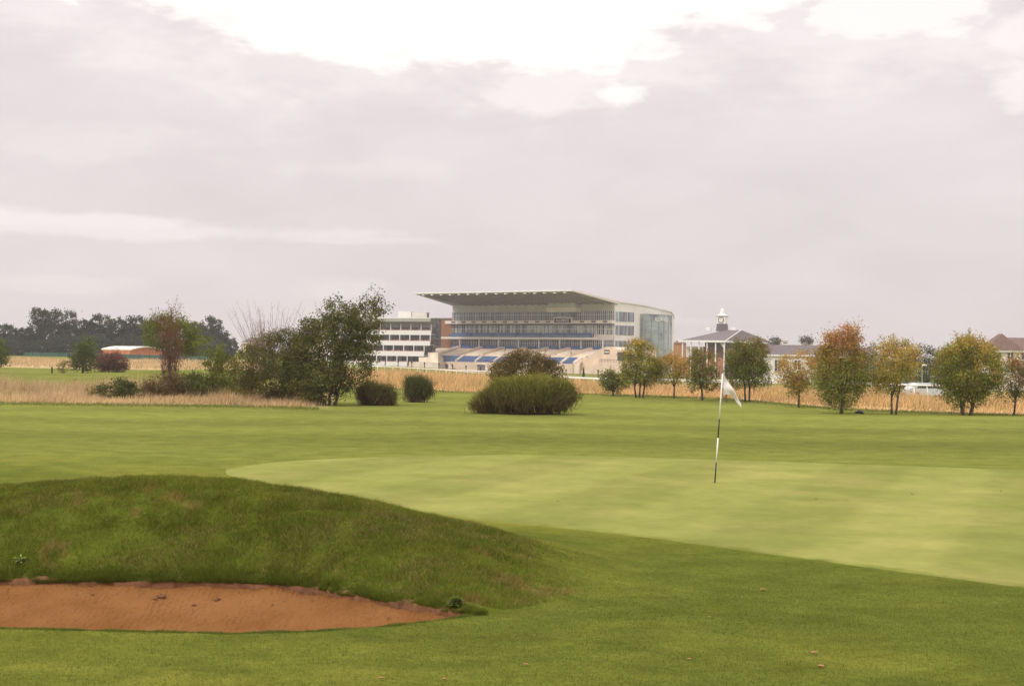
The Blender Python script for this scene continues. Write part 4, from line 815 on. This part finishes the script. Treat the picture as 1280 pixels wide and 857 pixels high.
q.one('balcony', 'brick', e, .4, uW - .2, .4, .7, zg, we - 4.5)
# turret
uc = q.u(902.5, rid); s_ = .216; Yt = q.O[1] + uc * q.U[1] + rid * q.V[1]; tz = lambda py: ZC + (float(hor(902)) - py) * Yt / F
tu = empty('clock_turret', P(uc, rid, tz(413)), None, None); tu.parent = e; tu.location = C(tu.location) - C(e.location)
def frus(name, m, r0_, r1_, z0_, z1_, n=4, rot=math.pi / 4 - T3 * 0):
    mb = MB(); cx, cy, _ = P(uc, rid, 0); rt = rot - T3
    B = [(cx + r0_ * math.cos(rt + 2 * math.pi * i / n), cy + r0_ * math.sin(rt + 2 * math.pi * i / n), z0_) for i in range(n)]; T_ = [(cx + r1_ * math.cos(rt + 2 * math.pi * i / n), cy + r1_ * math.sin(rt + 2 * math.pi * i / n), z1_) for i in range(n)]
    mb.prism(B, T_); return mb.build(name, m, tu)
frus('base', 'slate', 2.0, 1.75, tz(414), tz(404.5)); frus('clock_housing', 'white', 1.72, 1.72, tz(404.5), tz(395.5)); frus('cornice', 'vent', 2.0, 2.05, tz(395.5), tz(394.6)); frus('cap', 'white', 2.05, .75, tz(394.6), tz(392.2)); frus('lantern', 'white', .72, .62, tz(392.2), tz(388), 8); frus('finial', 'white', .66, .05, tz(388), tz(385.0), 8)
cf = MB(); ccx = P(uc, rid - 1.24, tz(400)); n = 24; d = .9
cf.prism([P(uc + d * math.cos(t * 2 * math.pi / n), rid - 1.26, tz(400) + d * math.sin(t * 2 * math.pi / n)) for t in range(n)], [P(uc + d * math.cos(t * 2 * math.pi / n), rid - 1.34, tz(400) + d * math.sin(t * 2 * math.pi / n)) for t in range(n)])
co = cf.build('clock', 'vent', tu); cf = MB(); d = .62
cf.prism([P(uc + d * math.cos(t * 2 * math.pi / n), rid - 1.345, tz(400) + d * math.sin(t * 2 * math.pi / n)) for t in range(n)], [P(uc + d * math.cos(t * 2 * math.pi / n), rid - 1.37, tz(400) + d * math.sin(t * 2 * math.pi / n)) for t in range(n)]); cf.build('clock_face', 'clockface', co)
cf = MB(); cf.tube([P(uc, rid - 1.39, tz(400)), P(uc + .1, rid - 1.39, tz(400) + .5)], [.04, .03], 4); cf.tube([P(uc, rid - 1.39, tz(400)), P(uc - .3, rid - 1.39, tz(400) + .1)], [.04, .03], 4); cf.build('clock_hand', 'black', co)
for px_ in (885.5, 917): u_ = q.u(px_, rid); mb = MB(); q.box(mb, u_ - .75, u_ + .75, rid - .5, rid + .5, wr - .25, wr + .45); q.box(mb, u_ - .5, u_ + .5, rid - .35, rid + .35, wr + .45, wr + .75); mb.build('roof_vent', 'white', rf)

# ------------------------------------------------------------------ other buildings
def house(name, label, cat, px0, px1, D, ang, py_e, py_r, wall, roof, depth, wins=(), hip=True, zg=None, group=None, fas=True, ridge=(.3, .7), wall_bot=None):
    T = R(ang); f = Fr((gx(px1, D), D, 0), (-math.cos(T), math.sin(T)), (math.sin(T), math.cos(T))); uW = f.u(px0); pm = (px0 + px1) / 2
    zg = Hs(gx(pm, D), D) - .4 if zg is None else zg; we = f.w(pm, py_e, uW / 2); wr = f.w(pm, py_r, uW / 2, depth / 2)
    e = empty(name, f.P(uW / 2, depth / 2, zg), label, cat, group); f.one('wall', wall, e, 0, uW, 0, depth, zg, we - .003)
    mb = MB(); P = f.P; o_ = .35; r0, r1 = P(uW * ridge[0], depth / 2, wr), P(uW * ridge[1], depth / 2, wr)
    mb.add([P(-o_, -o_, we), P(uW + o_, -o_, we), P(uW + o_, depth + o_, we), P(-o_, depth + o_, we), r0, r1], [(0, 4, 5, 1), (1, 5, 2), (2, 5, 4, 3), (3, 4, 0), (0, 1, 2, 3)]); mb.build('roof', roof, e)
    if fas: f.one('fascia', 'white', e, -o_, uW + o_, -o_ - .12, -o_ - .003, we - .28, we + .05)
    for (t0, t1, z0, z1, m) in wins:
        w = f.one('window', m, e, uW * t0, uW * t1, -.08, -.003, f.w(pm, z1, uW / 2), f.w(pm, z0, uW / 2)); mb = MB(); a, b = uW * t0, uW * t1; lo, hi = f.w(pm, z1, uW / 2), f.w(pm, z0, uW / 2)
        for (x0_, x1_, y0_, y1_) in ((a - .1, a, lo, hi), (b, b + .1, lo, hi), ((a + b) / 2 - .05, (a + b) / 2 + .05, lo, hi), (a - .1, b + .1, lo - .12, lo), (a - .1, b + .1, hi, hi + .12)): f.box(mb, x0_, x1_, -.14, -.085, y0_, y1_)
        mb.build('frame', 'white', w)
    return e, f
house('low_house', 'low white-walled house with a long grey roof between the two dark young trees', 'house', 955, 1032, 300, 10, 443.5, 431, 'panel', 'slate', 9, [(.72, .82, 450, 464, 'glassd'), (.4, .5, 450, 462, 'glassd')], ridge=(.08, .96))
e, f = house('cream_house', 'cream house with a brown hipped tile roof at the picture edge', 'house', 1232, 1330, 230, 12, 438, 422, 'cream', 'brown', 11, [(.80, .88, 441, 449, 'glassd'), (.64, .72, 441, 449, 'glassd'), (.80, .88, 456, 466, 'glassd'), (.64, .72, 456, 466, 'glassd'), (.45, .54, 441, 449, 'glassd')], ridge=(.2, .85))
uu = f.u(1254); mb = MB(); P = f.P; wa = f.w(1254, 437.5, uu); wb = f.w(1254, 417, uu, 3); mb.add([P(uu - 3.2, -.6, wa), P(uu + 3.2, -.6, wa), P(uu, 1.6, wb), P(uu, 7, wb), P(uu - 3.2, 7, wa), P(uu + 3.2, 7, wa)], [(0, 2, 1), (0, 4, 3, 2), (1, 2, 3, 5), (3, 4, 5)]); mb.build('gable_roof', 'brown', e)
house('brick_house', 'small brick building just behind the right end of the modern grandstand', 'house', 842, 856, 520, 10, 429, 425, 'brick', 'brown', 9, fas=False)
for a, b, t_, dd, lab in ((977, 985.5, 424.5, 470, 'tiny white block above the grey roof behind the flag-side tree'), (1008, 1018, 424, 480, 'tiny white block behind the orange-brown tree crown')):
    ff = Fr((gx(b, dd), dd, 0), (-1, 0), (0, 1)); ee = empty('far_building', ff.P(1, 4, GZ), lab, 'building', 'far white blocks'); u_ = ff.u(a); ff.one('wall', 'panel', ee, 0, u_, 0, 8, GZ, ff.w(a, t_ + 1.2)); ff.one('roof', 'white', ee, -.3, u_ + .3, -.3, 8.3, ff.w(a, t_ + 1.2) + .003, ff.w(a, t_)); ff.one('window', 'glass', ee, u_ * .2, u_ * .8, -.06, -.003, ff.w(a, t_ + 4.6), ff.w(a, t_ + 3))
house('far_house', 'pinkish far house glimpsed through the top of the sallow bush', 'house', 372, 398, 430, 6, 417, 411, 'conc', 'brown', 9, [(.2, .4, 421, 428, 'glassd'), (.6, .8, 421, 428, 'glassd')])
house('far_house', 'pale far house glimpsed left of the sallow bush', 'house', 302, 330, 430, -4, 428, 422, 'conc', 'brown', 9, [(.2, .4, 431, 437, 'glassd'), (.6, .8, 431, 437, 'glassd')])
house('long_hall', 'long brown-roofed hall behind the row of young trees', 'building', 1010, 1100, 330, 6, 446, 434, 'panel', 'brown', 12, [(.3, .4, 450, 460, 'glassd'), (.6, .7, 450, 460, 'glassd')], ridge=(.06, .94))
# shed on the left
T = R(-20); f = Fr((gx(196, 345), 345., 0), (-math.cos(T), math.sin(T)), (math.sin(T), math.cos(T)))
f = Fr((gx(168, 340), 340., 0), (-math.cos(R(18)), math.sin(R(18))), (math.sin(R(18)), math.cos(R(18))))
f = Fr((gx(163, 340), 340., 0), (-math.cos(R(42)), math.sin(R(42))), (math.sin(R(42)), math.cos(R(42))))
uW = f.u(128); vD = f.v(203); zg = -.2; we = f.w(163, 437.6); wr = f.w(185, 434.2, 0, vD / 2)
e = empty('brick_shed', f.P(uW / 2, vD / 2, zg), 'orange brick shed with a pale low sheet roof before the far trees', 'shed')
mb = MB(); P = f.P; np_ = 8; pr = [(0, zg), (0, we)] + [(vD * t / np_, we + (wr - we) * math.sin(math.pi * t / np_)) for t in range(1, np_)] + [(vD, we), (vD, zg)]
mb.prism([P(0, v, w) for v, w in pr], [P(uW, v, w) for v, w in pr]); mb.build('wall', 'orange', e)
mb = MB(); pr2 = pr[1:-1]
for a, b in zip(pr2[:-1], pr2[1:]): mb.hexa([P(-.5, a[0], a[1] + .01), P(uW + .5, a[0], a[1] + .01), P(uW + .5, b[0], b[1] + .01), P(-.5, b[0], b[1] + .01), P(-.5, a[0], a[1] + .3), P(uW + .5, a[0], a[1] + .3), P(uW + .5, b[0], b[1] + .3), P(-.5, b[0], b[1] + .3)])
mb.build('roof', 'sheet', e)
# green boundary fence
pts = [(30, 345), (85, 338), (140, 320), (200, 295), (262, 280)]; e = empty('green_fence', gp(30, 345), 'long dark green boundary fence in front of the far trees and shed', 'fence')
W_ = [gp(a, b) for a, b in pts]
for a, b in zip(W_[:-1], W_[1:]):
    dx, dy = b[0] - a[0], b[1] - a[1]; ln = math.hypot(dx, dy); nx, ny = -dy / ln * .05, dx / ln * .05; hh = 1.0
    mb = MB(); mb.hexa([(a[0] - nx, a[1] - ny, a[2] - .2), (b[0] - nx, b[1] - ny, b[2] - .2), (b[0] + nx, b[1] + ny, b[2] - .2), (a[0] + nx, a[1] + ny, a[2] - .2), (a[0] - nx, a[1] - ny, a[2] + hh), (b[0] - nx, b[1] - ny, b[2] + hh), (b[0] + nx, b[1] + ny, b[2] + hh), (a[0] + nx, a[1] + ny, a[2] + hh)]); mb.build('panel', 'gfence', e)
    for k in range(5):
        t = k / 5; x_, y_ = a[0] + dx * t, a[1] + dy * t; MB().tube([(x_, y_ - .12, a[2] - .2), (x_, y_ - .12, a[2] + hh + .12)], [.08, .08], 5).build('post', 'dgreen', e)

# ------------------------------------------------------------------ sky
w = bpy.data.worlds.new('World'); sc.world = w; w.use_nodes = True; nt = w.node_tree; N = nt.nodes; L = nt.links; N.clear()
SUN_EL = R(42); SUN_AZ = R(-125)   # measured from +Y, to the left and behind the tee
def nm(op, a, b=None, c_=None):
    n_ = N.new('ShaderNodeMath'); n_.operation = op
    for i_, v in enumerate((a, b, c_)):
        if v is None: continue
        if isinstance(v, (int, float)): n_.inputs[i_].default_value = v
        else: L.new(v, n_.inputs[i_])
    return n_.outputs[0]
tc = N.new('ShaderNodeTexCoord'); sp = N.new('ShaderNodeSeparateXYZ'); L.new(tc.outputs['Generated'], sp.inputs[0]); dx, dy, dz = sp.outputs
az = nm('ARCTAN2', dx, dy); el = nm('ARCSINE', dz)
def nz(scale, vec, det=6, rough_=.55, dist=0):
    n_ = N.new('ShaderNodeTexNoise'); n_.inputs['Scale'].default_value = scale; n_.inputs['Detail'].default_value = det; n_.inputs['Roughness'].default_value = rough_; n_.inputs['Distortion'].default_value = dist; L.new(vec, n_.inputs['Vector']); return n_.outputs[0]
cv = N.new('ShaderNodeCombineXYZ'); L.new(az, cv.inputs[0]); L.new(nm('MULTIPLY', el, 2.6), cv.inputs[1]); vec = cv.outputs[0]
n1 = nz(5.5, vec, 7, .55, .4); n2 = nz(16, vec, 5, .5); n3 = nz(2.6, vec, 3); n4 = nz(34, vec, 5, .6, .3); n5 = nz(11, vec, 6, .6, .5)
def blob(px, py, rx, ry, amp=1, dn=.55, e0_=1.55, e1_=.45):
    a0 = (px - 640) / F; e0 = (440 + (px - 640) * ROLL - py) / F
    ax = nm('DIVIDE', nm('SUBTRACT', az, a0), rx / F); ey = nm('DIVIDE', nm('SUBTRACT', el, e0), ry / F)
    d2 = nm('SQRT', nm('ADD', nm('MULTIPLY', ax, ax), nm('MULTIPLY', ey, ey)))
    d2 = nm('ADD', d2, nm('MULTIPLY', nm('SUBTRACT', n1, .5), -dn * 6)); d2 = nm('ADD', d2, nm('MULTIPLY', nm('SUBTRACT', n4, .5), -dn * 2.6)); d2 = nm('ADD', d2, nm('MULTIPLY', nm('SUBTRACT', n2, .5), -dn * 3.5))
    m_ = N.new('ShaderNodeMapRange'); m_.interpolation_type = 'SMOOTHSTEP'; m_.inputs[1].default_value = e0_; m_.inputs[2].default_value = e1_; m_.inputs[3].default_value = 0; m_.inputs[4].default_value = amp; L.new(d2, m_.inputs[0]); return m_.outputs[0]
blobs = [blob(565, -12, 415, 104, 1, .18, 1.16, .82), blob(640, 0, 560, 110, .35, .4), blob(690, 118, 80, 30, .42, .75), blob(775, 122, 40, 13, .8, .8), blob(1100, 36, 90, 20, .7, .8), blob(1262, 70, 40, 26, .5, .6), blob(1265, 130, 45, 26, .45, .7), blob(40, -6, 190, 12, .9, .5), blob(60, 283, 210, 9, .38, .6), blob(160, 292, 260, 9, .3, .6), blob(420, 300, 120, 5, .2, .5), blob(760, 400, 200, 5, .12, .5), blob(450, 358, 45, 12, .18, .6), blob(100, 360, 70, 8, .14, .6), blob(450, 215, 90, 12, .12, .6), blob(100, 190, 200, 22, .12, .8), blob(380, 90, 150, 22, .16, .6)]
mx_ = blobs[0]
for b in blobs[1:]: mx_ = nm('MAXIMUM', mx_, b)
def ramp(src, stops):
    r_ = N.new('ShaderNodeValToRGB'); cr = r_.color_ramp
    while len(cr.elements) < len(stops): cr.elements.new(.5)
    for el_, (p_, c_) in zip(cr.elements, stops): el_.position = p_; el_.color = tuple(c_) + (1,)
    L.new(src, r_.inputs[0]); return r_.outputs[0]
# base cloud tone by height above the horizon, elevations /pi*2 -> 0..1
eln = nm('MULTIPLY', el, 1 / 1.5708)
basec = ramp(eln, [(0, (.355, .316, .314)), (.06, (.385, .343, .345)), (.13, (.410, .366, .370)), (.165, (.375, .340, .350)), (.30, (.85, .80, .80)), (1, (1, .95, .92))])
sc2 = N.new('ShaderNodeVectorMath'); sc2.operation = 'SCALE'; L.new(basec, sc2.inputs[0]); nv_ = nm('ADD', 2.0 * .82, nm('ADD', nm('MULTIPLY', n1, .58), nm('ADD', nm('MULTIPLY', n3, .28), nm('MULTIPLY', n5, .22)))); L.new(nv_, sc2.inputs['Scale'])
mc = N.new('ShaderNodeMix'); mc.data_type = 'RGBA'; mc.clamp_factor = True; L.new(mx_, mc.inputs[0]); L.new(sc2.outputs[0], mc.inputs[6]); mc.inputs[7].default_value = (1.2, 1.15, 1.10, 1)
bg1 = N.new('ShaderNodeBackground'); L.new(mc.outputs[2], bg1.inputs[0]); bg1.inputs[1].default_value = 1
st = N.new('ShaderNodeTexSky'); st.sky_type = 'NISHITA'; st.sun_disc = False; st.sun_elevation = SUN_EL; st.sun_rotation = SUN_AZ; bg2 = N.new('ShaderNodeBackground'); L.new(st.outputs[0], bg2.inputs[0]); bg2.inputs[1].default_value = .08
ms = N.new('ShaderNodeMixShader'); ms.inputs[0].default_value = .06; L.new(bg1.outputs[0], ms.inputs[1]); L.new(bg2.outputs[0], ms.inputs[2])
wo = N.new('ShaderNodeOutputWorld'); L.new(ms.outputs[0], wo.inputs[0])
# sun lamp
ld = bpy.data.lights.new('sun', 'SUN'); ld.energy = 1.5; ld.angle = R(10); ld.color = (1, .93, .84); lo = bpy.data.objects.new('sun', ld); COL.objects.link(lo)
import mathutils
sd = mathutils.Vector((math.sin(SUN_AZ) * math.cos(SUN_EL), math.cos(SUN_AZ) * math.cos(SUN_EL), math.sin(SUN_EL))); lo.rotation_euler = sd.to_track_quat('Z', 'Y').to_euler(); lo.location = (0, 0, 30)

# haze: the damp evening air between the tee and the far trees
HAZE = 0.0003
if HAZE:
    hb = bpy.data.materials.new('haze_air'); hb.use_nodes = True; hn = hb.node_tree; hn.nodes.clear(); ho = hn.nodes.new('ShaderNodeOutputMaterial'); pv = hn.nodes.new('ShaderNodeVolumePrincipled'); pv.inputs['Color'].default_value = (.93, .90, .90, 1); pv.inputs['Density'].default_value = HAZE; pv.inputs['Anisotropy'].default_value = .2; hn.links.new(pv.outputs[0], ho.inputs['Volume']); M['haze'] = hb
    mb = MB(); a, b0_, b1_, z0_, z1_ = 44000., -410., 6100., -95., 45.
    mb.hexa([(-a, b0_, z0_), (a, b0_, z0_), (a, b1_, z0_), (-a, b1_, z0_), (-a, b0_, z1_), (a, b0_, z1_), (a, b1_, z1_), (-a, b1_, z1_)]); tag(mb.build('haze', 'haze'), kind='stuff')

# ------------------------------------------------------------------ camera
cd = bpy.data.cameras.new('camera'); cam = bpy.data.objects.new('camera', cd); COL.objects.link(cam); sc.camera = cam
cd.sensor_width = 36; cd.lens = 36 * F / 1280; cd.clip_end = 12000; cd.clip_start = .1
pitch = math.atan(11.5 / F); roll = ROLL
fwd = mathutils.Vector((0, math.cos(pitch), math.sin(pitch))); R0 = mathutils.Vector((1, 0, 0)); U0 = R0.cross(fwd)
rc = R0 * math.cos(roll) + U0 * math.sin(roll); uc_ = -R0 * math.sin(roll) + U0 * math.cos(roll)
mt = mathutils.Matrix((rc, uc_, -fwd)).transposed().to_4x4(); mt.translation = (0, 0, ZC); cam.matrix_world = mt
sc.render.resolution_x = 1024; sc.render.resolution_y = 685
vs = sc.view_settings; vs.view_transform = 'Standard'; vs.look = 'None'; vs.exposure = 0; vs.gamma = 1
sc.cycles.max_bounces = 6; sc.cycles.transparent_max_bounces = 6; sc.cycles.volume_bounces = 0; sc.cycles.use_denoising = True
